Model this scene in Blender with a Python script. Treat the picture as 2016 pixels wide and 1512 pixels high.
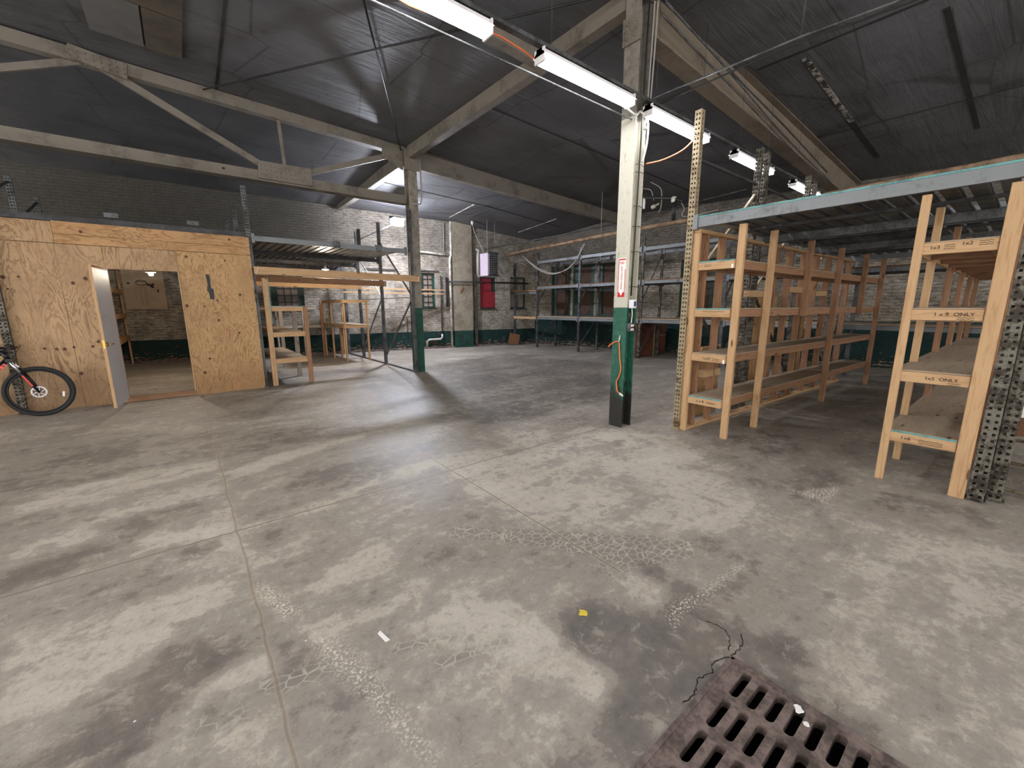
import bpy, bmesh, math, random
import numpy as np
from mathutils import Vector, Matrix

random.seed(7)
C = bpy.context.scene.collection
sc = bpy.context.scene
for o in list(bpy.data.objects):
    bpy.data.objects.remove(o)

# ------------------------------------------------------------------ camera
YAW, PITCH, ROLL, FPX = math.radians(51.495), math.radians(10.715), math.radians(.171), 805.4
fw = Vector((math.cos(YAW)*math.cos(PITCH), math.sin(YAW)*math.cos(PITCH), -math.sin(PITCH)))
rt = Vector((math.sin(YAW), -math.cos(YAW), 0))
dn = fw.cross(rt)
rt2 = rt*math.cos(ROLL) + dn*math.sin(ROLL)
dn2 = -rt*math.sin(ROLL) + dn*math.cos(ROLL)
cam = bpy.data.cameras.new('camera')
cam.sensor_width = 36
cam.lens = FPX/2016*36
cam.clip_start = .05
cam.clip_end = 200
camo = bpy.data.objects.new('camera', cam)
C.objects.link(camo)
m = Matrix((rt2, -dn2, -fw)).transposed().to_4x4()
m.translation = (0, 0, 1.5)
camo.matrix_world = m
sc.camera = camo

# ------------------------------------------------------------------ world and exposure
w = bpy.data.worlds.new('world')
sc.world = w
w.use_nodes = True
w.node_tree.nodes['Background'].inputs[0].default_value = (1, .97, .93, 1)
w.node_tree.nodes['Background'].inputs[1].default_value = 2.3
sc.view_settings.view_transform = 'Standard'
sc.view_settings.look = 'None'
sc.view_settings.gamma = 1
sc.view_settings.use_curve_mapping = False
sc.view_settings.exposure = 0.56
TUBE = 38.0      # emission of the fluorescent tubes
FLOOD = 1050.0     # emission of the flood lamp heads
BULB = 900.0

# ------------------------------------------------------------------ helpers
WL = {}

def tag(o, label=None, cat=None, group=None, kind=None):
    if label: o['label'] = label
    if cat: o['category'] = cat
    if group: o['group'] = group
    if kind: o['kind'] = kind
    return o

def T(name, label, cat, loc, group=None, kind=None):
    o = bpy.data.objects.new(name, None)
    o.empty_display_size = .1
    C.objects.link(o)
    o.location = loc
    WL[o] = Vector(loc)
    return tag(o, label, cat, group, kind)

class MB:
    def __init__(s):
        s.v = []; s.f = []; s.uv = []; s.sm = []; s.mi = []; s.cur = 0
    def face(s, pts, uvs=None, smooth=False):
        i = len(s.v)
        s.v += [tuple(p) for p in pts]
        s.f.append(tuple(range(i, i+len(pts))))
        if uvs is None:
            uvs = [(p[0]+p[1], p[2]) for p in pts]
        s.uv.append([tuple(u) for u in uvs]); s.sm.append(smooth); s.mi.append(s.cur)
        return s
    def hexa(s, c, L, W, H):
        # c: 8 corners, index bits: 1 = along length, 2 = width, 4 = height
        ru, rv = random.random()*20, random.random()*20
        F = [((0, 1, 3, 2), 0), ((4, 6, 7, 5), 1), ((0, 4, 5, 1), 2), ((2, 3, 7, 6), 3), ((0, 2, 6, 4), 4), ((1, 5, 7, 3), 5)]
        off = {0: 0, 1: W+.3, 2: .5, 3: .9}
        for idx, k in F:
            uv = []
            for i in idx:
                l, ww, h = (i & 1)*L, ((i >> 1) & 1)*W, ((i >> 2) & 1)*H
                if k in (0, 1): uv.append((ru+l, rv+ww+off[k]))
                elif k in (2, 3): uv.append((ru+l, rv+h+off[k]))
                else: uv.append((ru+ww*.3, rv+h))
            s.face([c[i] for i in idx], uv)
        return s
    def box(s, x0, x1, y0, y1, z0, z1):
        d = (abs(x1-x0), abs(y1-y0), abs(z1-z0))
        a = d.index(max(d))
        lo, hi = (x0, y0, z0), (x1, y1, z1)
        o = [(a+k) % 3 for k in range(3)]
        c = []
        for i in range(8):
            p = [0, 0, 0]
            for b in range(3):
                ax = o[b]
                p[ax] = (hi if (i >> b) & 1 else lo)[ax]
            c.append(p)
        return s.hexa(c, d[o[0]], d[o[1]], d[o[2]])
    def bar(s, p0, p1, wd, ht, up=(0, 0, 1)):
        p0, p1, up = Vector(p0), Vector(p1), Vector(up)
        d = (p1-p0).normalized()
        if abs(d.dot(up)) > .99: up = Vector((1, 0, 0))
        sd = d.cross(up).normalized()*wd/2
        u = sd.cross(d).normalized()*ht/2
        c = [(p1 if i & 1 else p0)+(sd if i & 2 else -sd)+(u if i & 4 else -u) for i in range(8)]
        return s.hexa(c, (p1-p0).length, wd, ht)
    def tube(s, pts, r, n=8, cap=True, rad=None):
        pts = [Vector(p) for p in pts]
        rings = []
        nrm = None
        L = 0
        for i, p in enumerate(pts):
            a = pts[max(i-1, 0)]; b = pts[min(i+1, len(pts)-1)]
            d = (b-a).normalized()
            if nrm is None:
                nrm = d.orthogonal().normalized()
            else:
                nrm = (nrm-d*nrm.dot(d)).normalized()
            bn = d.cross(nrm)
            rr = rad[i] if rad else r
            rings.append([p+(nrm*math.cos(2*math.pi*k/n)+bn*math.sin(2*math.pi*k/n))*rr for k in range(n)])
        for i in range(len(rings)-1):
            l0 = L; L += (pts[i+1]-pts[i]).length
            for k in range(n):
                j = (k+1) % n
                s.face([rings[i][k], rings[i][j], rings[i+1][j], rings[i+1][k]], [(l0, k*.02), (l0, k*.02+.02), (L, k*.02+.02), (L, k*.02)], True)
        if cap:
            s.face(list(reversed(rings[0]))); s.face(rings[-1])
        return s
    def lathe(s, c, axis, prof, n=24):
        # prof: (radius, along) pairs round axis
        c, ax = Vector(c), Vector(axis).normalized()
        a = ax.orthogonal().normalized(); b = ax.cross(a)
        R = [[c+ax*h+(a*math.cos(2*math.pi*k/n)+b*math.sin(2*math.pi*k/n))*r for k in range(n)] for r, h in prof]
        for i in range(len(R)-1):
            for k in range(n):
                j = (k+1) % n
                s.face([R[i][k], R[i][j], R[i+1][j], R[i+1][k]], None, True)
        return s
    def torus(s, c, axis, R, prof, n=48):
        return s.lathe(c, axis, [(R+p[0], p[1]) for p in prof]+[(R+prof[0][0], prof[0][1])], n)
    def prism(s, poly, p0, ux, uy, ex):
        p0, ux, uy, ex = map(Vector, (p0, ux, uy, ex))
        a = [p0+ux*x+uy*y for x, y in poly]
        b = [p+ex for p in a]
        s.face(a, poly); s.face(list(reversed(b)), list(reversed(poly)))
        for i in range(len(a)):
            j = (i+1) % len(a)
            s.face([a[j], a[i], b[i], b[j]])
        return s
    def build(s, name, mat, parent=None, merge=False, bevel=0):
        me = bpy.data.meshes.new(name)
        off = WL.get(parent, Vector()) if parent else Vector()
        me.from_pydata([tuple(Vector(p)-off) for p in s.v], [], s.f)
        uvl = me.uv_layers.new(name='UVMap')
        flat = [x for f in s.uv for u in f for x in u]
        uvl.data.foreach_set('uv', flat)
        me.polygons.foreach_set('use_smooth', s.sm)
        for mm in (mat if isinstance(mat, (list, tuple)) else [mat]): me.materials.append(mm)
        if max(s.mi): me.polygons.foreach_set('material_index', s.mi)
        bm = bmesh.new(); bm.from_mesh(me)
        bmesh.ops.remove_doubles(bm, verts=bm.verts, dist=1e-5)
        if merge is not None: bmesh.ops.recalc_face_normals(bm, faces=bm.faces)
        bm.to_mesh(me); bm.free()
        o = bpy.data.objects.new(name, me)
        C.objects.link(o)
        if parent:
            o.parent = parent
            WL[o] = off
        if bevel:
            b = o.modifiers.new('bevel', 'BEVEL'); b.width = bevel; b.segments = 1; b.limit_method = 'ANGLE'
        return o

def smooth(pts, n=5):
    P = [Vector(p) for p in pts]
    if len(P) < 3: return P
    out = []
    for i in range(len(P)-1):
        a, b, c, d = P[max(i-1, 0)], P[i], P[i+1], P[min(i+2, len(P)-1)]
        for k in range(n):
            t = k/n
            out.append(.5*((2*b)+(c-a)*t+(2*a-5*b+4*c-d)*t*t+(3*b-a-3*c+d)*t**3))
    return out+[P[-1]]

def text_mesh(name, txt, size, origin, right, up, mat, parent=None, xs=1.0, out=.002):
    cu = bpy.data.curves.new(name, 'FONT')
    cu.body = txt; cu.size = size; cu.align_x = 'CENTER'; cu.align_y = 'CENTER'; cu.extrude = .0004
    o = bpy.data.objects.new(name, cu); C.objects.link(o)
    dg = bpy.context.evaluated_depsgraph_get()
    me = bpy.data.meshes.new_from_object(o.evaluated_get(dg))
    bpy.data.objects.remove(o)
    r, u = Vector(right).normalized(), Vector(up).normalized()
    n = r.cross(u)
    off = WL.get(parent, Vector()) if parent else Vector()
    for v in me.vertices:
        v.co = Vector(origin)-off + r*v.co.x*xs + u*v.co.y + n*(v.co.z+out)
    me.materials.clear(); me.materials.append(mat)
    o = bpy.data.objects.new(name, me); C.objects.link(o)
    if parent: o.parent = parent; WL[o] = off
    return o

# ------------------------------------------------------------------ materials
def srgb(r, g, b):
    f = lambda c: (c/255/12.92) if c/255 <= .04045 else ((c/255+.055)/1.055)**2.4
    return (f(r), f(g), f(b), 1)

class NT:
    def __init__(s, name, rough=.7, metal=0, spec=.4):
        s.m = bpy.data.materials.new(name); s.m.use_nodes = True
        s.t = s.m.node_tree; s.n = s.t.nodes; s.b = s.n['Principled BSDF']
        s.b.inputs['Roughness'].default_value = rough
        s.b.inputs['Metallic'].default_value = metal
        s.b.inputs['Specular IOR Level'].default_value = spec
    def link(s, a, b): s.t.links.new(a, b)
    def node(s, ty, **k):
        n = s.n.new(ty)
        for kk, v in k.items(): setattr(n, kk, v)
        return n
    def coord(s, kind='UV', scale=(1, 1, 1), rot=(0, 0, 0), loc=(0, 0, 0)):
        tc = s.node('ShaderNodeTexCoord'); mp = s.node('ShaderNodeMapping')
        s.link(tc.outputs[kind], mp.inputs[0])
        mp.inputs['Scale'].default_value = scale; mp.inputs['Rotation'].default_value = rot; mp.inputs['Location'].default_value = loc
        return mp.outputs[0]
    def pos(s, scale=(1, 1, 1), rot=(0, 0, 0)):
        g = s.node('ShaderNodeNewGeometry'); mp = s.node('ShaderNodeMapping')
        s.link(g.outputs['Position'], mp.inputs[0]); mp.inputs['Scale'].default_value = scale; mp.inputs['Rotation'].default_value = rot
        return mp.outputs[0]
    def noise(s, v, scale, detail=4, rough=.55, dist=0):
        n = s.node('ShaderNodeTexNoise'); s.link(v, n.inputs['Vector'])
        n.inputs['Scale'].default_value = scale; n.inputs['Detail'].default_value = detail
        n.inputs['Roughness'].default_value = rough; n.inputs['Distortion'].default_value = dist
        return n.outputs[0]
    def vor(s, v, scale, feature='F1', rnd=1):
        n = s.node('ShaderNodeTexVoronoi', feature=feature); s.link(v, n.inputs['Vector'])
        n.inputs['Scale'].default_value = scale; n.inputs['Randomness'].default_value = rnd
        return n.outputs['Distance']
    def ramp(s, fac, stops, interp='LINEAR'):
        r = s.node('ShaderNodeValToRGB'); s.link(fac, r.inputs[0])
        e = r.color_ramp.elements; r.color_ramp.interpolation = interp
        while len(e) < len(stops): e.new(.5)
        for i, (p, c) in enumerate(stops):
            e[i].position = p; e[i].color = c if len(c) == 4 else (*c, 1)
        return r.outputs[0]
    def step(s, fac, a, b):
        n = s.node('ShaderNodeMapRange', interpolation_type='SMOOTHSTEP'); s.link(fac, n.inputs[0])
        n.inputs[1].default_value = a; n.inputs[2].default_value = b
        return n.outputs[0]
    def math(s, op, a, b=None, clamp=False):
        n = s.node('ShaderNodeMath', operation=op); n.use_clamp = clamp
        for i, x in enumerate((a, b)):
            if x is None: continue
            if isinstance(x, (int, float)): n.inputs[i].default_value = x
            else: s.link(x, n.inputs[i])
        return n.outputs[0]
    def mix(s, fac, a, b, mode='MIX'):
        n = s.node('ShaderNodeMix', data_type='RGBA', blend_type=mode)
        for i, x in ((0, fac), (6, a), (7, b)):
            if isinstance(x, (int, float)): n.inputs[i].default_value = x
            elif isinstance(x, tuple): n.inputs[i].default_value = x
            else: s.link(x, n.inputs[i])
        return n.outputs[2]
    def sep(s, v):
        n = s.node('ShaderNodeSeparateXYZ'); s.link(v, n.inputs[0]); return n.outputs
    def comb(s, x, y, z):
        n = s.node('ShaderNodeCombineXYZ')
        for i, a in enumerate((x, y, z)):
            if isinstance(a, (int, float)): n.inputs[i].default_value = a
            else: s.link(a, n.inputs[i])
        return n.outputs[0]
    def col(s, c):
        if isinstance(c, tuple): s.b.inputs['Base Color'].default_value = c
        else: s.link(c, s.b.inputs['Base Color'])
        return s
    def rough(s, r): s.link(r, s.b.inputs['Roughness']); return s
    def bump(s, h, strength=.3, dist=.01):
        n = s.node('ShaderNodeBump'); n.inputs['Strength'].default_value = strength; n.inputs['Distance'].default_value = dist
        s.link(h, n.inputs['Height']); s.link(n.outputs[0], s.b.inputs['Normal']); return s

def wood(name, light, dark, spots=True):
    t = NT(name, .65, 0, .3)
    v = t.coord('UV', (1.2, 14, 1))
    g = t.noise(v, 2.2, 5, .6, 1.2)
    c = t.ramp(g, [(.3, dark), (.5, light), (.62, light), (.75, dark)])
    v2 = t.coord('UV', (1.5, 3, 1))
    c = t.mix(t.math('MULTIPLY', t.noise(v2, 2, 3), .5), c, dark)
    v3 = t.coord('UV', (2.2, 9, 1))
    k = t.vor(v3, .9)
    c = t.mix(t.step(k, .13, .06), c, srgb(95, 55, 30))
    v4 = t.coord('UV', (6, 220, 1))
    c = t.mix(t.math('MULTIPLY', t.noise(v4, 1, 2), .18), c, srgb(70, 45, 25))
    t.col(c).bump(t.noise(v4, 1, 2), .15, .003)
    return t.m

W_PINE = wood('pine lumber', srgb(198, 164, 124), srgb(164, 126, 88))
W_RED = wood('reddish fir lumber', srgb(160, 122, 92), srgb(122, 86, 62))
W_GREY = wood('weathered pale lumber', srgb(176, 168, 158), srgb(140, 130, 120))
W_DARK = wood('brown stained wood', srgb(120, 84, 56), srgb(82, 54, 34))
W_SHELF = wood('dusty shelf boards', srgb(176, 160, 138), srgb(142, 124, 102))

def plywood(name, light, dark, kn, sc_=1.0, horiz=False):
    t = NT(name, .6, 0, .35)
    q = lambda a, b: t.coord('UV', (b, a, 1) if horiz else (a, b, 1))
    n0 = t.noise(q(2.6*sc_, .75*sc_), 1.3, 6, .55, 1.2)
    r = t.math('FRACT', t.math('MULTIPLY', n0, 11))
    g = t.ramp(r, [(0, dark), (.22, light), (.7, light), (1, dark)])
    v2 = t.coord('UV', (1, 1, 1))
    blot = t.noise(v2, 1.7, 4, .6)
    c = t.mix(t.step(blot, .35, .7), g, t.mix(.55, g, light))
    mid = tuple((light[i]+dark[i])/2 for i in range(3))+(1,)
    c = t.mix(t.math('MULTIPLY', t.step(t.noise(q(1.2, .5), 1.6, 5, .7), .42, .68), .65), c, mid)
    c = t.mix(t.math('MULTIPLY', t.step(t.noise(v2, 4.3, 6, .75), .5, .72), .5), c, dark)
    zz = t.math('ADD', t.sep(v2)[1], t.math('MULTIPLY', t.noise(v2, 2.1, 4), .9))
    c = t.mix(t.math('MULTIPLY', t.step(zz, 1.25, .45), .5), c, dark)
    fine = t.noise(q(60, 8), 1.5, 3)
    c = t.mix(t.math('MULTIPLY', fine, .3), c, dark)
    t.col(c).bump(fine, .1, .003)
    return t.m

PLY_A = plywood('tan plywood', srgb(184, 152, 114), srgb(118, 86, 58), None)
PLY_B = plywood('golden plywood', srgb(190, 154, 108), srgb(128, 92, 56), None, 1.5)
PLY_C = plywood('orange plywood strip', srgb(188, 148, 102), srgb(124, 84, 50), None, 1.0, True)

def painted(name, c1, c2, scale=6, rough=.6, metal=0, lo=.4, hi=.65, bump=.15):
    t = NT(name, rough, metal, .4)
    p = t.coord('Object')
    n = t.noise(p, scale, 6, .65)
    n2 = t.noise(p, scale*7, 3, .6)
    f = t.step(t.math('ADD', n, t.math('MULTIPLY', t.math('SUBTRACT', n2, .5), .35)), lo, hi)
    t.col(t.mix(f, c1, c2)).bump(n2, bump, .004)
    return t.m

M_RUSTPOST = painted('worn grey rack steel', srgb(106, 102, 92), srgb(50, 42, 32), 11, .55, .3, .42, .6)
M_TANPOST = painted('tan rack steel', srgb(150, 136, 110), srgb(92, 74, 50), 8, .55, .3, .48, .68)
M_RACK = painted('grey rack steel', srgb(96, 98, 100), srgb(62, 60, 58), 5, .5, .4)
M_BEAM = painted('pale grey rack beam', srgb(116, 120, 122), srgb(80, 80, 80), 4, .5, .3, .5, .75)
M_DKBEAM = painted('dark rack beam', srgb(66, 66, 68), srgb(44, 42, 40), 4, .5, .3)
M_TRUSS = painted('taupe painted structural steel', srgb(116, 109, 99), srgb(84, 77, 69), 2.5, .65, 0, .45, .75)
M_GIRD = painted('brown grey painted girder', srgb(118, 106, 92), srgb(88, 78, 66), 1.8, .65, 0, .4, .75)
M_DECK = painted('galvanised deck', srgb(104, 106, 106), srgb(62, 60, 58), 2.2, .45, .5)
M_BLACK = painted('black steel', srgb(38, 38, 38), srgb(24, 24, 24), 4, .5)
M_IRON = painted('rusted cast iron', srgb(128, 112, 106), srgb(78, 68, 62), 9, .7, .2, .35, .65, .4)
M_TEAL = painted('teal film edge', srgb(92, 150, 150), srgb(60, 110, 112), 6, .4)
M_WHITE = painted('white enamel', srgb(226, 224, 226), srgb(200, 196, 194), 4, .45, 0, .5, .8, .03)
M_PINKISH = painted('lilac white enamel', srgb(186, 172, 184), srgb(168, 154, 164), 4, .45, 0, .5, .8, .03)
M_DOOR = painted('grey primed door', srgb(206, 208, 216), srgb(184, 184, 190), 2, .5, 0, .5, .8, .03)
M_BRASS = NT('brass', .25, 1).col(srgb(200, 160, 80)).m
M_RUSTPANEL = painted('rust brown panel', srgb(104, 58, 40), srgb(66, 38, 28), 3, .8)
M_REDBOARD = painted('dark red board', srgb(132, 24, 38), srgb(104, 18, 30), 2, .6, 0, .4, .7, .05)
M_GREENPAINT = painted('dark green trim paint', srgb(22, 62, 52), srgb(14, 40, 34), 5, .5)
M_GLASS = painted('dusty window pane', srgb(134, 120, 108), srgb(98, 88, 80), 3, .35)
M_DARKPANE = painted('boarded brown pane', srgb(78, 56, 40), srgb(48, 36, 28), 2, .7)
M_PIPEW = painted('chalky white pipe', srgb(206, 202, 192), srgb(150, 142, 130), 5, .6)
M_PIPETAN = painted('lagged tan pipe', srgb(154, 128, 104), srgb(108, 88, 70), 6, .8)
M_CABLE = NT('grey cable', .6).col(srgb(150, 146, 140)).m
M_CABLEW = NT('white cable', .5).col(srgb(214, 212, 206)).m
M_CABLEB = NT('black cable', .5).col(srgb(26, 26, 26)).m
M_ORANGE = NT('orange cord', .5).col(srgb(214, 112, 62)).m
M_RUBBER = NT('black rubber', .7).col(srgb(30, 31, 32)).m
M_BIKEBLK = NT('black bike paint', .3).col(srgb(24, 24, 28)).m
M_BIKERED = NT('coral bike paint', .35).col(srgb(222, 84, 74)).m
M_CHROME = NT('bright steel', .25, .9).col(srgb(220, 220, 228)).m
M_INK = NT('marker ink', .7).col(srgb(40, 30, 26)).m
M_REDINK = NT('red print', .6).col(srgb(196, 40, 44)).m
M_PAPER = NT('paper white', .6).col(srgb(236, 232, 230)).m
M_BLUELCD = NT('blue display', .3).col(srgb(52, 82, 140)).m
M_LEAF = NT('yellow leaf', .6).col(srgb(214, 190, 60)).m
M_PIT = NT('dark pit concrete', .9).col(srgb(22, 20, 18)).m
M_CANVAS = painted('cream canvas board', srgb(176, 160, 138), srgb(156, 138, 116), 2, .8, 0, .4, .8, .03)
M_PANELGREY = painted('pale grey ceiling sheet', srgb(92, 90, 88), srgb(82, 80, 78), 1, .8)
M_PANELTAN = painted('tan ceiling sheet', srgb(78, 70, 58), srgb(60, 54, 46), 2, .8)
M_PLASTIC = NT('clear plastic wrap', .15, 0, .6).col(srgb(214, 220, 226)).m

def emit(name, col, st):
    t = NT(name); e = t.node('ShaderNodeEmission'); e.inputs[0].default_value = col; e.inputs[1].default_value = st
    t.link(e.outputs[0], t.n['Material Output'].inputs[0]); return t.m
M_TUBE = emit('lit fluorescent tube', srgb(250, 250, 255), TUBE)
M_FLOOD = emit('lit flood lamp lens', srgb(236, 240, 255), FLOOD)
M_BULB = emit('lit bulb', srgb(255, 236, 210), BULB)

# brick, UV in metres along the wall
def brick_mat(name, dark=0.0, gx=0.62):
    t = NT(name, .85, 0, .25)
    uv = t.coord('UV')
    wob = t.noise(uv, 3, 2)
    b = t.node('ShaderNodeTexBrick')
    mpn = t.node('ShaderNodeMapping'); t.link(uv, mpn.inputs[0])
    mp = t.node('ShaderNodeVectorMath', operation='ADD'); t.link(mpn.outputs[0], mp.inputs[0])
    wv = t.comb(0, t.math('MULTIPLY', t.math('SUBTRACT', wob, .5), .02), 0); t.link(wv, mp.inputs[1])
    t.link(mp.outputs[0], b.inputs['Vector'])
    b.inputs['Scale'].default_value = 1
    b.inputs['Brick Width'].default_value = .215; b.inputs['Row Height'].default_value = .075
    b.inputs['Mortar Size'].default_value = .009; b.inputs['Mortar Smooth'].default_value = .4
    b.inputs['Color1'].default_value = srgb(134, 72, 52); b.inputs['Color2'].default_value = srgb(104, 60, 46)
    b.inputs['Mortar'].default_value = srgb(186, 176, 160)
    raw = b.outputs['Color']; mort = b.outputs['Fac']
    sx = t.sep(uv)
    z = sx[1]
    n1 = t.noise(uv, 2.2, 6, .7)
    n2 = t.noise(t.coord('UV', (1, 3.6, 1)), 6, 6, .75, .5)
    white = t.mix(t.step(n1, .35, .7), srgb(170, 162, 149), srgb(120, 113, 102))
    white = t.mix(t.math('MULTIPLY', mort, .28), white, srgb(84, 78, 70))
    white = t.mix(t.math('MULTIPLY', t.step(n2, .46, .62), .75), white, srgb(84, 77, 68))
    # darker in the upper part
    zz = t.math('ADD', z, t.math('MULTIPLY', t.math('SUBTRACT', n1, .5), 1.6))
    white = t.mix(t.math('MULTIPLY', t.step(zz, 2.7-dark, 3.8-dark), .6 if dark else .35), white, srgb(64, 60, 56))
    if not dark:    # the stretch above the plywood room blends to near black
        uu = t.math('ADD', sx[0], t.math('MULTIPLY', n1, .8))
        near_black = t.math('MULTIPLY', t.step(uu, -5.6, -8.2), t.step(zz, 2.3, 2.8))
        white = t.mix(t.math('MULTIPLY', near_black, .88), white, srgb(62, 60, 55))
    green = t.mix(t.step(n2, .5, .62), srgb(26, 52, 50), srgb(18, 32, 34))
    flake = t.step(t.math('ADD', n2, t.math('MULTIPLY', t.step(z, .4, .0), .10)), .60, .66)
    green = t.mix(flake, green, raw)
    gz = t.math('ADD', z, t.math('MULTIPLY', t.math('SUBTRACT', t.noise(uv, 14, 2), .5), .03))
    c = t.mix(t.step(gz, gx-.01, gx+.01), green, white)
    t.col(c)
    h = t.math('ADD', t.math('MULTIPLY', mort, -1), t.math('MULTIPLY', n2, .6))
    t.bump(h, .9, .018)
    return t.m
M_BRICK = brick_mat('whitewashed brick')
M_BRICKF = brick_mat('darker whitewashed brick', .5, 1.12)

def ceil_mat():
    t = NT('sooty ceiling membrane', .55, 0, .35)
    p = t.pos()
    n = t.noise(p, .8, 5, .6)
    st = t.noise(t.pos((.5, 4, 1), (0, 0, .4)), 1.2, 5, .65, .6)
    c = t.mix(t.step(n, .3, .7), srgb(94, 94, 96), srgb(74, 74, 76))
    c = t.mix(t.math('MULTIPLY', t.step(t.noise(p, 2.7, 6, .75), .56, .7), .5), c, srgb(56, 54, 52))
    fine = t.vor(t.pos((.55, .8, 1)), 1, 'DISTANCE_TO_EDGE', .25)
    c = t.mix(t.math('MULTIPLY', t.step(fine, .012, .004), .6), c, srgb(50, 48, 47))
    t.col(c).bump(t.math('ADD', st, t.math('MULTIPLY', n, .6)), .55, .05)
    return t.m
M_CEIL = ceil_mat()

def floor_mat():
    t = NT('stained concrete', .6, 0, .35)
    p = t.pos()
    a = t.node('ShaderNodeVertexColor'); a.layer_name = 'stain'
    sc3 = t.node('ShaderNodeSeparateColor'); t.link(a.outputs[0], sc3.inputs[0])
    A, Tk, Sp = sc3.outputs[0], sc3.outputs[1], sc3.outputs[2]
    big = t.noise(t.pos((.7, 1.0, 1), (0, 0, .5)), 1.1, 7, .66, .4)
    med = t.noise(p, 5, 8, .7, .3)
    fin = t.noise(p, 60, 4, .7)
    vfin = t.noise(p, 260, 2, .6)
    # stain and shade value: painted shapes broken up by noise
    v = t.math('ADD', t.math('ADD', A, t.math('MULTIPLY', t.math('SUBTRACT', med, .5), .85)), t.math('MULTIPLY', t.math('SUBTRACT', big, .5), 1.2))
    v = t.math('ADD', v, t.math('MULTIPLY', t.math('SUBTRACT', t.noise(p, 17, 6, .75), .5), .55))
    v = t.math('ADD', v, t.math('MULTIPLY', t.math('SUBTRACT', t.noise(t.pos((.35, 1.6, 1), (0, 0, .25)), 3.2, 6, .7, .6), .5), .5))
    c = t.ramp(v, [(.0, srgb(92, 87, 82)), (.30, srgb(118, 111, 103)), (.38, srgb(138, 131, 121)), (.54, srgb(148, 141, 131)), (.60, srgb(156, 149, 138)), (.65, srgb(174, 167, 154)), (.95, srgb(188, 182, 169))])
    c = t.mix(t.math('MULTIPLY', t.step(med, .5, .66), .45), c, srgb(128, 118, 104))
    c = t.mix(t.math('MULTIPLY', t.step(fin, .5, .72), .30), c, srgb(100, 92, 82))
    c = t.mix(t.math('MULTIPLY', t.step(vfin, .55, .8), .25), c, srgb(206, 200, 188))
    c = t.mix(t.math('MULTIPLY', t.step(t.noise(p, 16, 6, .75), .52, .66), .38), c, srgb(108, 101, 92))
    c = t.mix(t.math('MULTIPLY', t.step(t.noise(p, 10, 6, .75, .5), .54, .62), .25), c, srgb(192, 186, 172))
    # dark round drips
    dr = t.vor(p, 2.3); dn_ = t.noise(p, 18, 3)
    c = t.mix(t.math('MULTIPLY', t.step(t.math('ADD', dr, t.math('MULTIPLY', dn_, .14)), .17, .13), .4), c, srgb(92, 86, 78))
    # tyre tread marks
    tv = t.vor(t.pos((1, 1.5, 1), (0, 0, .3)), 17, 'DISTANCE_TO_EDGE', .8)
    trk = t.math('MULTIPLY', t.math('MULTIPLY', Tk, t.step(med, .3, .5)), .8)
    c = t.mix(t.math('MULTIPLY', trk, .75), c, srgb(118, 113, 104))
    c = t.mix(t.math('MULTIPLY', trk, t.math('MULTIPLY', t.step(tv, .07, .03), .9)), c, srgb(184, 177, 162))
    # scattered pale grit
    c = t.mix(t.math('MULTIPLY', Sp, t.step(t.noise(p, 75, 3, .7), .50, .60)), c, srgb(226, 218, 200))
    gr = t.vor(p, 5.0)
    c = t.mix(t.step(gr, .028, .02), c, srgb(216, 212, 204))
    # saw cut joints at right angles
    s_ = t.sep(p)
    wob = t.math('MULTIPLY', t.math('SUBTRACT', t.noise(p, 2.0, 3), .5), .03)
    lim = t.step(s_[1], 1.22, 1.32)
    def line(co, at, wd, colr, k, wb=1.0, lm=None):
        nonlocal c
        d = t.math('ABSOLUTE', t.math('SUBTRACT', t.math('ADD', co, t.math('MULTIPLY', wob, wb)), at))
        f = t.math('MULTIPLY', t.step(d, wd, wd*.5), k)
        if lm is not None: f = t.math('MULTIPLY', f, lm)
        c = t.mix(f, c, colr)
    pale = srgb(186, 178, 160); drk = srgb(88, 80, 70)
    line(s_[0], 1.797, .020, pale, .3, 1, lim); line(s_[0], 1.797, .008, drk, .6, 1, lim)
    line(s_[0], .125, .016, srgb(160, 146, 126), .4, 2); line(s_[0], .125, .007, drk, .35, 2)
    line(s_[1], 3.175, .014, pale, .3); line(s_[1], 3.175, .008, drk, .85)
    for at in (5.2, 8.6): line(s_[0], at, .008, drk, .25)
    for at in (6.7,): line(s_[1], at, .008, drk, .25)
    t.col(c)
    t.rough(t.math('ADD', t.math('MULTIPLY', v, .15), .50))
    t.bump(t.math('ADD', t.math('ADD', t.math('MULTIPLY', med, .6), t.math('MULTIPLY', fin, .3)), t.math('MULTIPLY', v, .3)), .35, .01)
    return t.m
M_FLOOR = floor_mat()

def column_mat(name, band, top):
    t = NT(name, .5, 0, .45)
    p = t.pos(); s_ = t.sep(p); z = s_[2]
    n = t.noise(p, 12, 6, .7); n2 = t.noise(t.pos((1, 1, .4)), 30, 5, .7)
    cream = t.mix(t.step(n2, .55, .7), srgb(192, 189, 174), srgb(146, 138, 118))
    green = t.mix(t.step(n, .45, .7), srgb(30, 84, 68), srgb(56, 106, 90))
    chip = t.step(t.math('ADD', n2, t.math('MULTIPLY', t.step(z, .75, .15), .30)), .62, .68)
    green = t.mix(chip, green, srgb(36, 34, 32))
    grey = t.mix(t.step(n, .4, .7), srgb(128, 122, 114), srgb(96, 90, 82))
    c = t.mix(t.step(z, band-.004, band+.004), green, cream)
    c = t.mix(t.step(z, top-.01, top+.01), c, grey)
    t.col(c).bump(n2, .2, .004)
    return t.m
M_COL1 = column_mat('cream and green painted column', 1.485, 3.56)
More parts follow.
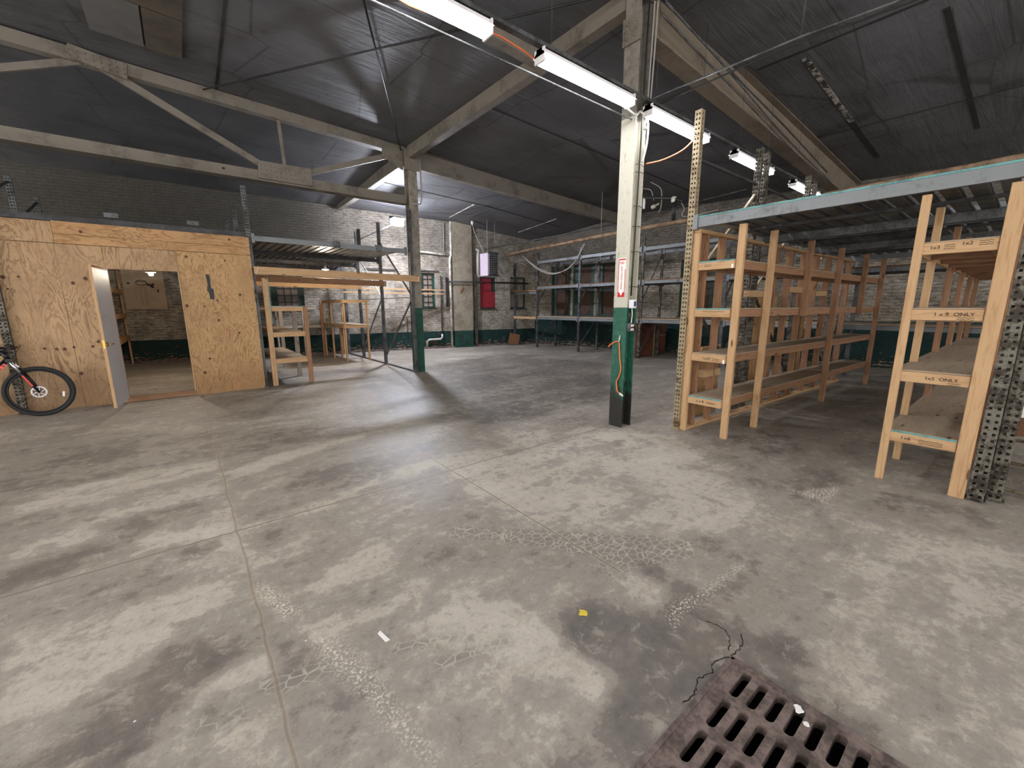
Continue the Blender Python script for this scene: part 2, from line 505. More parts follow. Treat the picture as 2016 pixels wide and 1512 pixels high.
def column_mat2():
    t = NT('taupe and green painted column', .6, 0, .4)
    p = t.pos(); z = t.sep(p)[2]; n = t.noise(p, 9, 6, .7)
    grey = t.mix(t.step(n, .4, .7), srgb(140, 132, 120), srgb(104, 96, 84))
    green = t.mix(t.step(n, .4, .7), srgb(24, 74, 60), srgb(14, 46, 38))
    t.col(t.mix(t.step(z, 1.475, 1.485), green, grey)); return t.m
M_COL2 = column_mat2()
# ------------------------------------------------------------------ setting
def cz(x, y):
    return 5.08-.05*x-.05*max(0, y-9)-.0225*max(0, x-8)*max(0, y-9)

GX0, GX1, GY0, GY1 = .93, 1.69, -.02, .60     # drain opening
STAINS_SHADE={'L':[(0.8,0.1,[(-0.57,2.72),(-0.4,2.72),(-0.2,2.66),(0.0,2.54),(-0.05,2.37),(-0.21,2.28),(-0.37,2.17),(-0.54,2.08),(-0.64,2.02),(-0.72,2.22),(-0.85,2.84),(-0.67,2.73)]),(0.8,0.05,[(-1.05,3.75),(-0.94,3.84),(-0.7,3.92),(-0.55,3.67),(-0.75,3.61),(-0.94,3.59),(-1.02,3.63)]),(0.8,0.06,[(-0.47,3.38),(-0.33,3.46),(-0.0,3.36),(0.12,3.22),(0.13,3.12),(-0.17,3.25),(-0.44,3.33)]),(0.7,0.05,[(-0.17,2.94),(0.04,3.12),(0.15,3.04),(0.14,2.76),(-0.03,2.83),(-0.2,2.88)]),(0.8,0.06,[(-1.02,4.84),(-0.73,4.93),(-0.28,4.94),(0.12,4.88),(0.14,4.61),(-0.27,4.49),(-0.64,4.36),(-1.06,4.44),(-1.2,4.66)]),(0.8,0.06,[(-0.7,4.15),(-0.26,4.24),(0.11,4.12),(0.06,3.92),(-0.26,3.9),(-0.6,3.93)]),(0.9,0.06,[(0.09,4.42),(0.49,4.67),(1.1,4.79),(1.6,4.8),(1.38,4.61),(0.83,4.49),(0.35,4.28)]),(0.7,0.05,[(0.13,3.17),(0.53,3.26),(0.96,3.31),(1.17,3.4),(0.68,3.14),(0.34,3.13)]),(0.7,0.1,[(0.63,2.37),(0.76,2.47),(0.94,2.34),(1.04,2.1),(0.72,2.05),(0.46,2.1),(0.32,2.1),(0.46,2.26)]),(0.8,0.05,[(0.22,2.0),(0.34,2.01),(0.56,1.92),(0.6,1.82),(0.45,1.8),(0.32,1.75),(0.26,1.84)]),(0.9,0.03,[(-0.14,1.87),(-0.04,1.91),(0.07,1.92),(0.13,1.89),(0.12,1.75),(0.02,1.8),(-0.1,1.8)]),(0.7,0.08,[(-0.26,1.76),(-0.14,1.74),(-0.09,1.62),(0.04,1.62),(0.09,1.51),(0.09,1.33),(-0.29,1.64)]),(0.62,0.14,[(1.75,3.47),(2.43,3.49),(3.23,3.55),(3.98,3.22),(4.34,2.4),(3.77,1.52),(3.17,1.03),(2.66,1.09),(2.4,1.38),(1.89,1.76),(1.67,2.15),(1.64,2.58)]),(0.7,0.05,[(1.33,3.57),(1.85,3.66),(1.8,3.35),(1.4,3.28)]),(0.6,0.08,[(1.69,1.45),(2.28,0.98),(2.42,0.86),(2.06,0.87),(1.78,0.94),(1.63,1.21)]),(0.9,0.02,[(0.99,1.62),(1.16,1.49),(1.18,1.29),(1.19,1.18),(1.19,1.12),(1.2,1.01),(1.23,0.88),(1.19,0.92),(1.14,0.82),(1.08,0.82),(1.07,0.92),(1.0,1.02),(0.94,1.15),(0.87,1.27),(0.74,1.49),(0.8,1.64)]),(0.5,0.3,[(2.19,0.66),(2.92,0.4),(3.96,-0.18),(2.02,-0.2),(1.86,0.12),(1.88,0.43)]),(0.6,0.03,[(3.77,1.1),(3.91,0.93),(4.16,0.82),(4.04,0.77),(3.76,0.82),(3.78,0.72),(3.64,0.75),(3.74,0.95)])],'D':[(1.0,0.02,[(-0.17,3.11),(-0.1,3.18),(0.02,3.16),(0.02,3.03),(-0.08,2.95),(-0.16,2.98)]),(0.9,0.05,[(-0.65,1.92),(-0.53,1.91),(-0.37,2.0),(-0.23,2.22),(-0.04,2.13),(0.12,1.95),(0.07,1.92),(-0.06,1.89),(-0.16,1.85),(-0.23,1.79),(-0.31,1.64)]),(0.8,0.05,[(-0.99,3.48),(-0.85,3.59),(-0.63,3.55),(-0.49,3.63),(-0.49,3.98),(0.02,3.83),(0.08,3.63),(-0.33,3.58),(-0.46,3.31),(-0.69,3.24),(-0.92,3.16)]),(0.8,0.05,[(-0.55,2.77),(-0.41,2.85),(-0.26,2.9),(-0.03,2.71),(-0.08,2.64),(-0.3,2.71)]),(0.8,0.08,[(-1.49,5.77),(-1.14,5.99),(0.04,6.14),(1.61,5.3),(1.69,4.8),(0.92,4.93),(0.12,4.97),(-0.74,5.01),(-1.33,5.04)]),(0.8,0.08,[(0.18,3.65),(0.72,3.98),(1.43,4.1),(2.09,3.99),(1.9,3.53),(1.3,3.51),(0.74,3.37),(0.17,3.27)]),(0.8,0.05,[(0.16,1.95),(0.25,1.9),(0.29,1.74),(0.23,1.69),(0.14,1.74)]),(0.7,0.05,[(0.15,3.07),(0.38,3.01),(0.38,2.85),(0.23,2.82)]),(0.6,0.08,[(0.2,2.58),(0.54,2.58),(0.71,2.54),(0.54,2.37),(0.34,2.2),(0.2,2.26)]),(1.2,0.07,[(1.35,1.29),(1.49,1.27),(1.54,1.14),(1.66,0.95),(1.8,0.93),(1.91,0.8),(1.86,0.63),(2.01,0.47),(1.92,0.37),(1.61,0.59),(1.31,0.6),(1.12,0.61),(1.01,0.59),(0.77,0.78),(1.03,0.78),(1.14,0.81),(1.22,0.86),(1.21,1.02),(1.22,1.18)]),(0.9,0.03,[(1.95,1.27),(2.04,1.2),(2.02,1.07),(1.99,0.98),(1.98,0.9),(1.96,0.85),(1.78,0.92),(1.88,1.06),(1.86,1.19)]),(0.8,0.03,[(2.51,1.12),(2.59,1.07),(2.48,1.02),(2.37,1.02),(2.38,1.06)]),(0.7,0.2,[(3.49,1.9),(4.36,1.72),(5.0,1.41),(4.43,0.7),(4.38,0.38),(3.83,0.41),(3.61,0.68),(3.64,1.21)]),(1.0,0.2,[(2.75,8.83),(8.25,10.58),(8.73,6.98),(5.22,4.04),(3.22,4.14),(2.44,4.78),(2.29,5.99)]),(0.6,0.1,[(0.91,2.35),(1.25,2.15),(1.44,1.85),(1.19,1.73),(0.94,1.93),(0.8,2.16)]),(0.5,0.12,[(1.6,2.92),(1.81,2.33),(1.54,1.99),(1.31,2.26),(1.19,2.63)]),(0.8,0.02,[(3.62,2.75),(3.78,2.73),(3.75,2.64),(3.55,2.62)]),(0.9,0.02,[(4.31,0.55),(4.37,0.41),(4.18,0.51)]),(0.8,0.02,[(2.2,2.08),(2.15,1.96),(2.27,1.96)]),(1.0,0.04,[(1.79,0.54),(1.83,0.18),(1.77,-0.01),(1.58,0.13),(1.67,0.36),(1.66,0.61),(1.7,0.63)])],'T':[(1.0,0.02,[(1.29,2.32),(1.58,2.04),(2.01,1.64),(2.3,1.32),(2.43,1.16),(2.29,1.07),(2.16,1.1),(1.97,1.21),(1.68,1.25),(1.7,1.38),(1.83,1.4),(1.6,1.75),(1.39,2.0),(1.19,2.19)]),(1.0,0.02,[(0.67,1.4),(0.84,1.35),(1.02,1.32),(1.0,1.25),(0.81,1.3),(0.66,1.34)]),(1.0,0.02,[(0.56,1.59),(0.84,1.47),(0.83,1.41),(0.56,1.54)]),(1.0,0.02,[(0.06,1.8),(0.12,1.73),(0.33,1.68),(0.32,1.6),(0.14,1.64),(0.06,1.7)]),(1.0,0.02,[(-0.14,1.72),(0.01,1.67),(0.01,1.59),(-0.13,1.64)]),(0.7,0.02,[(-0.22,3.04),(-0.07,3.03),(0.1,2.89),(0.12,2.71),(-0.08,2.84)])],'S':[(1.0,0.02,[(3.767,1.082),(3.816,0.969),(3.981,0.91),(4.153,0.796),(3.996,0.776),(3.747,0.797),(3.712,0.74),(3.731,0.875)]),(1.0,0.03,[(0.148,2.454),(0.191,2.419),(0.287,2.074),(0.227,2.057),(0.162,2.29)]),(1.0,0.05,[(0.31,1.869),(0.371,1.764),(0.428,1.531),(0.457,1.283),(0.475,1.107),(0.487,1.055),(0.448,1.172),(0.404,1.404),(0.316,1.719)]),(1.0,0.03,[(1.692,0.903),(1.802,0.926),(2.037,0.885),(2.419,0.862),(2.41,0.85),(2.026,0.853),(1.782,0.874),(1.652,0.852)])]}  # stains; D also paints shadow by the drain, shadow and damp round truss column
def floor():
    def axis(parts, extra):
        a = set()
        for lo, hi, st in parts:
            n = int(round((hi-lo)/st))
            for i in range(n+1): a.add(round(lo+(hi-lo)*i/n, 4))
        a = sorted(a)
        a = [q for q in a if all(abs(q-e) > .008 for e in extra)]+list(extra)
        return np.array(sorted(a))
    xs = axis([(-7, -1.6, .2), (-1.6, 6, .025), (6, 16, .2)], [GX0, GX1])
    ys = axis([(-8, -.4, .25), (-.4, 5.2, .025), (5.2, 17, .15)], [GY0, GY1])
    X, Y = np.meshgrid(xs, ys)
    nx, ny = len(xs), len(ys)
    pts = np.stack([X.ravel(), Y.ravel(), np.zeros(X.size)], 1)
    px_, py_ = pts[:, 0], pts[:, 1]
    def mask(poly, soft):
        P = np.array(poly); n = len(P)
        inside = np.zeros(len(px_), bool); d = np.full(len(px_), 1e9)
        for i in range(n):
            a, b = P[i], P[(i+1) % n]
            cond = ((a[1] > py_) != (b[1] > py_))
            with np.errstate(divide='ignore', invalid='ignore'):
                xi = (b[0]-a[0])*(py_-a[1])/(b[1]-a[1]+1e-12)+a[0]
            inside ^= cond & (px_ < xi)
            ab = b-a; t = np.clip(((px_-a[0])*ab[0]+(py_-a[1])*ab[1])/(ab@ab+1e-9), 0, 1)
            d = np.minimum(d, np.hypot(px_-a[0]-t*ab[0], py_-a[1]-t*ab[1]))
        sd = np.where(inside, d, -d)
        return np.clip(.5+sd/(2*soft), 0, 1)
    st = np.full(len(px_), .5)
    for v, s_, p in STAINS_SHADE['L']: st = np.maximum(st, .5+.27*v*mask(p, s_*.5+.025))
    for v, s_, p in STAINS_SHADE['D']:
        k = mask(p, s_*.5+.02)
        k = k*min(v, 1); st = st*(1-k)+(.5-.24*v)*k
    tr = np.zeros(len(px_)); sp = np.zeros(len(px_))
    for v, s_, p in STAINS_SHADE['T']: tr = np.maximum(tr, v*mask(p, s_))
    for v, s_, p in STAINS_SHADE['S']: sp = np.maximum(sp, v*mask(p, s_))
    idx = np.arange(nx*ny).reshape(ny, nx)
    q = np.stack([idx[:-1, :-1], idx[:-1, 1:], idx[1:, 1:], idx[1:, :-1]], -1)
    cx = (xs[:-1]+xs[1:])/2; cy = (ys[:-1]+ys[1:])/2
    CX, CY = np.meshgrid(cx, cy)
    keep = ~((CX > GX0) & (CX < GX1) & (CY > GY0) & (CY < GY1))
    q = q[keep]
    me = bpy.data.meshes.new('floor')
    me.vertices.add(len(pts)); me.vertices.foreach_set('co', pts.ravel())
    me.loops.add(q.size); me.loops.foreach_set('vertex_index', q.ravel())
    me.polygons.add(len(q)); me.polygons.foreach_set('loop_start', np.arange(0, q.size, 4)); me.polygons.foreach_set('loop_total', np.full(len(q), 4))
    me.update(calc_edges=True)
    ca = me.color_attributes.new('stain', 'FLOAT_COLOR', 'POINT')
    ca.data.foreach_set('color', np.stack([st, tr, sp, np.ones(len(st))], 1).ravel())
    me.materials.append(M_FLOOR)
    o = bpy.data.objects.new('floor', me); C.objects.link(o)
    o['kind'] = 'structure'
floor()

def ceiling():
    b = MB()
    xs = [-7+i for i in range(24)]; ys = [-8+i for i in range(26)]
    for x in xs[:-1]:
        for y in ys[:-1]:
            for zt in (0, .12):
                pts = [(x, y), (x+1, y), (x+1, y+1), (x, y+1)]
                b.face([(p[0], p[1], cz(*p)+zt) for p in pts])
    tag(b.build('ceiling', M_CEIL, merge=None), kind='structure')
ceiling()

PA = Vector((11.35, 12.75, 0)); AL = math.radians(10.9); AF = math.radians(10)
LD = Vector((math.cos(AL), -math.sin(AL), 0)); LN = Vector((-math.sin(AL), -math.cos(AL), 0))
FD = Vector((math.sin(AF), -math.cos(AF), 0)); FN = Vector((-math.cos(AF), -math.sin(AF), 0))
def Lx(x, out=0, z=0):      # point on the left brick wall at world x
    return PA+LD*((x-PA.x)/LD.x)+LN*out+Vector((0, 0, z))
def Fy(y, out=0, z=0):      # point on the far brick wall at world y
    return PA+FD*((y-PA.y)/FD.y)+FN*out+Vector((0, 0, z))

def wall(name, P, D, N, u0, u1, z1, holes, mat, depth=.16, thick=.35):
    b = MB()
    us = sorted({u0, u1, *[h[0] for h in holes], *[h[1] for h in holes]})
    zs = sorted({0, z1, *[h[2] for h in holes], *[h[3] for h in holes]})
    pt = lambda u, z, o=0: P+D*u+N*o+Vector((0, 0, z))
    for i in range(len(us)-1):
        for j in range(len(zs)-1):
            a, c, d, e = us[i], us[i+1], zs[j], zs[j+1]
            mu, mz = (a+c)/2, (d+e)/2
            if any(h[0] < mu < h[1] and h[2] < mz < h[3] for h in holes): continue
            b.face([pt(a, d), pt(c, d), pt(c, e), pt(a, e)], [(a, d), (c, d), (c, e), (a, e)])
    for h in holes:
        a, c, d, e = h
        for (p, q) in (((a, d), (a, e)), ((c, e), (c, d)), ((a, e), (c, e)), ((c, d), (a, d))):
            b.face([pt(*p), pt(*q), pt(*q, -depth), pt(*p, -depth)], [p, q, (q[0]+depth, q[1]), (p[0]+depth, p[1])])
    b.face([pt(u0, 0, -thick), pt(u1, 0, -thick), pt(u1, z1, -thick), pt(u0, z1, -thick)])
    tag(b.build(name, mat, merge=None), kind='structure')

lu = lambda x: (x-PA.x)/LD.x
fu = lambda y: (y-PA.y)/FD.y
LW_ = [(2.2, 3.08, 1.45, 2.68), (5.02, 5.84, 1.44, 2.76), (6.77, 7.25, 1.47, 2.68), (8.97, 9.62, 1.43, 2.60), (10.24, 10.92, 1.43, 2.63)]
FW_ = [(11.95, 11.05, 1.16, 3.0), (10.95, 10.05, 1.16, 3.0), (9.95, 9.05, 1.16, 3.0), (7.05, 6.0, 1.2, 2.9)]
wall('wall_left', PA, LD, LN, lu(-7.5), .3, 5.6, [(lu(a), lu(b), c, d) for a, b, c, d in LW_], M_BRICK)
wall('wall_back', PA, FD, FN, -.3, 21.5, 5.6, [(fu(a), fu(b), c, d) for a, b, c, d in FW_], M_BRICKF)

def window(n, P, D, N, u0, u1, z0, z1, pane, nx_, nz_, fw_=.05, out=-.10, side=0):
    pt = lambda u, z, o=0: P+D*u+N*(o+out)+Vector((0, 0, z))
    r = T('window_%d' % n, None, None, pt((u0+u1)/2, z0), kind='structure')
    b = MB()
    up = (0, 0, 1)
    for u in (u0+fw_/2, u1-fw_/2): b.bar(pt(u, z0), pt(u, z1), fw_, .07, N)
    for z in (z0+fw_/2, z1-fw_/2): b.bar(pt(u0, z), pt(u1, z), .07, fw_)
    if side:
        for u in (u0+fw_+side/2, u1-fw_-side/2): b.bar(pt(u, z0), pt(u, z1), side, .05, N)
    b.build('window_frame', M_GREENPAINT, r)
    b = MB()
    a0, a1 = u0+fw_+side, u1-fw_-side
    for i in range(1, nx_): b.bar(pt(a0+(a1-a0)*i/nx_, z0), pt(a0+(a1-a0)*i/nx_, z1), .02, .03, N)
    for i in range(1, nz_): b.bar(pt(a0, z0+(z1-z0)*i/nz_), pt(a1, z0+(z1-z0)*i/nz_), .03, .035 if i*2 == nz_ else .02)
    if b.f: b.build('glazing_bar', M_BLACK if pane is M_GLASS else M_GREENPAINT, r)
    b = MB(); b.bar(pt(a0, (z0+z1)/2, -.03), pt(a1, (z0+z1)/2, -.03), .012, z1-z0)
    b.build('pane', pane, r)
    b = MB(); b.bar(pt(u0-.03, z0-.02, .1), pt(u1+.03, z0-.02, .1), .08, .04)
    b.build('window_sill', M_BLACK, r)
    return r
window(1, PA, LD, LN, lu(2.2), lu(3.08), 1.45, 2.68, M_GLASS, 3, 6, side=.12)
window(2, PA, LD, LN, lu(6.77), lu(7.25), 1.47, 2.68, M_GLASS, 2, 6, side=.03)
r = window(3, PA, LD, LN, lu(8.97), lu(9.62), 1.43, 2.60, M_DARKPANE, 1, 1, side=.0)
b = MB(); b.bar(Lx(8.99, -.06, 1.76), Lx(9.60, -.06, 1.76), .02, .6); b.build('red_board', M_REDBOARD, r)
b = MB(); b.bar(Lx(8.99, -.085, 2.3), Lx(9.46, -.085, 2.3), .02, .58); b.build('red_board', M_REDBOARD, r)
window(4, PA, LD, LN, lu(10.24), lu(10.92), 1.43, 2.63, M_GLASS, 2, 2)
for i, (a, b_, c, d) in enumerate(FW_): window(5+i, PA, FD, FN, fu(a), fu(b_), c, d, M_DARKPANE, 1, 2, side=.13)
b = MB(); b.bar(Lx(5.02, -.05, 2.1), Lx(5.84, -.05, 2.1), .06, 1.32)
tag(b.build('infill_board', painted('grey whitewashed board', srgb(160, 154, 142), srgb(128, 122, 110), 4), merge=None), 'whitewashed board blocking up a window opening behind the steel rack frame', 'board')

# brick pilaster, lintels, kerb
b = MB(); b.bar(Lx(8.26, .06, 0), Lx(8.26, .06, 4.6), .72*1.02, .13, LN)
tag(b.build('pilaster', painted('plaster', srgb(138, 130, 114), srgb(112, 102, 88), 2)), 'wide tan plastered pilaster on the brick wall left of the hanging heater', 'pilaster')
b = MB(); b.bar(Lx(8.26, .075, .001), Lx(8.26, .075, .62), .74, .14, LN)
o = b.build('painted_foot', M_GREENPAINT, None); o.parent = bpy.data.objects['pilaster']; tag(o, 'dark green painted foot')
for n, (x0, x1) in enumerate(((6.62, 7.4), (4.9, 5.95))):
    b = MB(); b.bar(Lx(x0, .01, 2.74), Lx(x1, .01, 2.74), .05, .05)
    tag(b.build('trim_%d' % (n+1), M_DKBEAM), kind='structure')
b = MB(); b.bar(Lx(-6, .06, .03), Lx(11.2, .06, .03), .08, .06)
tag(b.build('baseboard_left', M_IRON), kind='structure')

# ceiling seams (dark taped joints)
def seam(n, x0, y0, x1, y1, wd, mat):
    b = MB(); k = 8
    for i in range(k):
        a = (x0+(x1-x0)*i/k, y0+(y1-y0)*i/k); c = (x0+(x1-x0)*(i+1)/k, y0+(y1-y0)*(i+1)/k)
        b.bar((*a, cz(*a)-.004), (*c, cz(*c)-.004), wd, .012)
    tag(b.build('trim_%d' % n, mat), kind='structure')
M_SEAM = painted('tarred seam', srgb(30, 28, 27), srgb(44, 42, 40), 6)
M_SEAMW = painted('torn foil seam', srgb(170, 166, 158), srgb(50, 46, 44), 9, .5, 0, .45, .55)
seam(3, 6.9, 2.38, 9.4, 2.42, .07, M_SEAMW); seam(4, 9.4, 2.42, 11.6, 2.46, .08, M_SEAM)
seam(5, 7.0, 1.08, 11.2, 1.06, .06, M_SEAM)
seam(6, 9.7, 3.0, 9.9, -2, .03, M_SEAM); seam(7, 6.7, 2.9, 6.7, -2, .03, M_SEAM)
seam(8, .78, 3.5, .88, 8.9, .035, M_SEAM)
seam(9, 8.2, 9.4, 8.1, 12.5, .02, M_SEAM); seam(10, 4.6, 11.2, 11, 11.0, .02, M_SEAM); seam(11, 4.6, 6.3, 11, 6.2, .015, M_SEAM)
for n, (x0, y0, x1, y1) in enumerate(((10.2, 12.4, 10.3, 10.5), (7.56, 12.9, 7.45, 11.2))):
    seam(12+n, x0, y0, x1, y1, .035, M_PIPEW)
b = MB()
for pl in ([(1.72, .62), (1.80, .66), (1.83, .71), (1.81, .77)], [(1.69, .61), (1.60, .635), (1.55, .62), (1.47, .64), (1.40, .615), (1.33, .63)], [(1.69, .61), (1.78, .60), (1.86, .63)]):
    q = smooth([(p[0], p[1], 0) for p in pl], 6)
    q = [v+Vector((random.uniform(-.006, .006), random.uniform(-.006, .006), 0)) for v in q]
    for a, c in zip(q[:-1], q[1:]): b.bar((a.x, a.y, .0006), (c.x, c.y, .0006), random.uniform(.0015, .0045), .0014)
tag(b.build('trim_14', M_PIT), kind='structure')
for i, (x0, x1, y0, y1, mt, lb) in enumerate(((-.5, .03, 7.2, 8.2, M_PANELGREY, 'pale grey sheet fixed to the dark ceiling above the truss'), (.05, .44, 7.2, 8.2, M_PANELTAN, 'tan ceiling sheet with torn edge beside the pale grey sheet'), (-.6, .44, 5.6, 7.17, M_PANELTAN, 'large tan ceiling sheet at the top edge of the view'))):
    b = MB(); z = cz((x0+x1)/2, 7.5)
    b.hexa([((x0, x1)[k & 1], (y0, y1)[k >> 1 & 1], cz((x0, x1)[k & 1], 7.5)-.035+.02*(k >> 2)) for k in range(8)], 1, 1, .02)
    tag(b.build('ceiling_sheet', mt), lb, 'panel')

# ------------------------------------------------------------------ drain grate
def grate():
    r = T('drain_grate', 'rusty cast iron floor drain grate with rows of slots in the foreground', 'drain grate', (1.31, .29, 0))
    bm = bmesh.new()
    def loop(pts):
        vs = [bm.verts.new((x, y, .004)) for x, y in pts]
        return [bm.edges.new((vs[i], vs[(i+1) % len(vs)])) for i in range(len(vs))]
    ed = loop([(GX0+.012, GY0+.01), (GX1-.012, GY0+.01), (GX1-.012, GY1-.01), (GX0+.012, GY1-.01)])
    for rx in (1.583, 1.398, 1.214, 1.03):
        for k in range(9):
            cy = .519-.0628*k; hw, hl = .0175, .078
            if cy-hw < GY0+.012: continue
            p = []
            for s_ in range(7):
                a = math.pi*s_/6-math.pi/2
                p.append((rx+hl-hw+hw*math.cos(a), cy+hw*math.sin(a)))
            for s_ in range(7):
                a = math.pi*s_/6+math.pi/2
                p.append((rx-hl+hw+hw*math.cos(a), cy+hw*math.sin(a)))
            ed += loop(p)
    bmesh.ops.triangle_fill(bm, use_beauty=True, use_dissolve=False, edges=ed)
    # keep only the iron: drop faces lying inside a slot
    kill = []
    for f in bm.faces:
        c = f.calc_center_median()
        for rx in (1.583, 1.398, 1.214, 1.03):
            for k in range(9):
                cy = .519-.0628*k
                if cy-.0175 < GY0+.012: continue
                dx = max(0, abs(c.x-rx)-(.078-.0175))
                if math.hypot(dx, c.y-cy) < .0172: kill.append(f)
    bmesh.ops.delete(bm, geom=list(set(kill)), context='FACES')
    ex = bmesh.ops.extrude_face_region(bm, geom=bm.faces[:])
    for v in ex['geom']:
        if isinstance(v, bmesh.types.BMVert): v.co.z -= .04
    bmesh.ops.recalc_face_normals(bm, faces=bm.faces)
    for v in bm.verts: v.co -= WL[r]
    me = bpy.data.meshes.new('slotted_plate'); bm.to_mesh(me); bm.free(); me.materials.append(M_IRON)
    o = bpy.data.objects.new('slotted_plate', me); C.objects.link(o); o.parent = r
    b = MB()
    x0, x1, y0, y1 = GX0, GX1, GY0, GY1
    for a in ((x0, x1, y1-.012, y1+.004), (x0, x1, y0-.004, y0+.012), (x0-.004, x0+.012, y0, y1), (x1-.012, x1+.004, y0, y1)):
        b.box(a[0], a[1], a[2], a[3], -.05, .008)
    b.build('frame', M_IRON, r)
    b = MB()
    b.box(x0-.05, x1+.05, y0-.05, y1+.05, -.62, -.6)
    for a in ((x0-.02, x0+.0, y0, y1), (x1, x1+.02, y0, y1), (x0, x1, y0-.02, y0), (x0, x1, y1, y1+.02)):
        b.box(a[0], a[1], a[2], a[3], -.6, -.005)
    b.build('sump', M_PIT, r)
grate()
def litter(name, pts, h, mat, lb, cat):
    b = MB()
    cx = sum(p[0] for p in pts)/len(pts); cy = sum(p[1] for p in pts)/len(pts)
    b.prism([(p[0], p[1]) for p in pts], (0, 0, .002), (1, 0, 0), (0, 1, 0), (0, 0, h))
    tag(b.build(name, mat), lb, cat)
def blob(cx, cy, r, n=9, seed=1):
    rd = random.Random(seed)
    return [(cx+r*(.5+rd.random()*.8)*math.cos(6.283*i/n), cy+r*(.5+rd.random()*.8)*math.sin(6.283*i/n)) for i in range(n)]
litter('dry_leaf', blob(1.388, 1.181, .022, 11, 3), .004, M_LEAF, 'small yellow leaf lying on the dark concrete stain', 'leaf')
litter('paper_scrap', blob(1.645, .335, .016, 9, 5), .006, M_PAPER, 'white scrap of paper on the rim of the floor drain', 'scrap')
litter('paper_scrap', blob(1.60, .30, .010, 7, 6), .006, M_PAPER, 'tiny white scrap nearer the slots of the floor drain', 'scrap')
litter('wood_splinter', [(.55, 1.62), (.57, 1.62), (.555, 1.70), (.54, 1.69)], .003, M_PAPER, 'thin white sliver lying on the open concrete', 'scrap')

# ------------------------------------------------------------------ columns, beams, truss
def hcol(name, label, x0, x1, y0, y1, z1, mat, axis):
    r = T(name, label, 'column', ((x0+x1)/2, (y0+y1)/2, 0))
    b = MB(); t = .014
    if axis == 'x':
        b.box(x0, x0+t, y0, y1, 0, z1); b.box(x1-t, x1, y0, y1, 0, z1); b.box(x0+t, x1-t, (y0+y1)/2-.006, (y0+y1)/2+.006, 0, z1)
    else:
        b.box(x0, x1, y0, y0+t, 0, z1); b.box(x0, x1, y1-t, y1, 0, z1); b.box((x0+x1)/2-.006, (x0+x1)/2+.006, y0+t, y1-t, 0, z1)
    b.build('shaft', mat, r, bevel=.003)
    return r
c1 = hcol('steel_column', 'cream steel column with green foot and red extinguisher sign, nearest the camera', 4.15, 4.345, 3.02, 3.215, 4.9, M_COL1, 'x')
b = MB(); b.box(4.13, 4.15, 3.0, 3.23, 4.28, 4.55); b.box(4.345, 4.362, 3.0, 3.23, 4.2, 4.9)
for y in (3.04, 3.10, 3.16, 3.20):
    for z in (4.33, 4.40, 4.47): b.lathe((4.13, y, z), (-1, 0, 0), [(0.001, .016), (.012, .012), (.015, 0)], 8)
b.build('splice_plate', M_TRUSS, c1)
c2 = hcol('steel_column', 'grey steel column with green foot at the end of the roof truss, beside the rack', 4.18, 4.39, 8.84, 9.05, 4.85, M_COL2, 'y')
b = MB()
b.box(4.10, 4.44, 8.80, 8.83, 4.40, 4.80)
for i in range(4):
    for j in range(6): b.lathe((4.14+i*.085, 8.80, 4.43+j*.065), (0, -1, 0), [(0.001, .014), (.011, .010), (.014, 0)], 8)
b.build('gusset_plate', M_TRUSS, c2)

def ibeam(b, p0, p1, h, wd, tf=.02, tw=.012):
    p0, p1 = Vector(p0), Vector(p1)
    d = (p1-p0).normalized(); sd = d.cross(Vector((0, 0, 1))).normalized(); up = sd.cross(d)
    b.bar(p0+up*(h/2-tf/2), p1+up*(h/2-tf/2), wd, tf); b.bar(p0-up*(h/2-tf/2), p1-up*(h/2-tf/2), wd, tf)
    b.bar(p0, p1, tw, h-2*tf)
def beam(lb, p0, p1, h, wd, mat, box=False):
    b = MB()
    if box: b.bar(p0, p1, wd, h)
    else: ibeam(b, p0, p1, h, wd)
    return tag(b.build('roof_beam', mat), lb, 'beam')
beam('long taupe roof beam running from the truss end column to the far wall', (4.4, 8.95, 4.67), (12.3, 8.95, 4.34), .40, .16, M_TRUSS)
beam('taupe cross beam between the two steel columns', (4.26, 8.83, 4.75), (4.26, 3.24, 4.80), .24, .15, M_TRUSS, True)
beam('dark cross beam from the truss column back to the brick wall', (4.26, 9.07, 4.70), (4.26, 14.0, 4.62), .26, .15, M_TRUSS, True)
beam('brown grey girder running from the near column over the right hand racks', (4.37, 3.1, 4.64), (13.2, 3.1, 4.12), .52, .22, M_GIRD)
beam('pale purlin under the ceiling just behind the row of tube lights', (-2, 4.4, 5.02), (4.1, 4.4, 4.60), .20, .14, M_TRUSS, True)
beam('cross beam leaving the near column towards the camera side', (4.26, 3.0, 4.80), (4.26, -6, 4.86), .24, .15, M_TRUSS, True)

tr = T('roof_truss', 'riveted steel roof truss spanning above the plywood room', 'truss', (4.1, 9.0, 3.7))
b = MB()
for y in (8.95, 9.05):
    b.box(-6, 4.17, y-.006, y+.006, 3.74, 3.90)
b.box(-6, 4.17, 8.90, 9.10, 3.72, 3.735)
b.build('bottom_chord', M_TRUSS, tr)
b = MB()
b.bar((-6, 9, 5.23), (4.2, 9, 4.80), .16, .17)
b.build('top_chord', M_TRUSS, tr)
def diag(p0, p1, w_=.09, t=.05, nm='diagonal'):
    b = MB(); b.bar(p0, p1, t, w_); b.build(nm, M_TRUSS, tr)
diag((-.62, 9, 5.02), (1.70, 9, 3.88), .10)
diag((-.62, 9, 5.0), (-2.3, 9, 4.28), .09)
diag((1.78, 9, 4.86), (1.82, 9, 3.86), .05, .04, 'vertical')
diag((2.0, 9, 3.93), (3.95, 9, 4.70), .10)
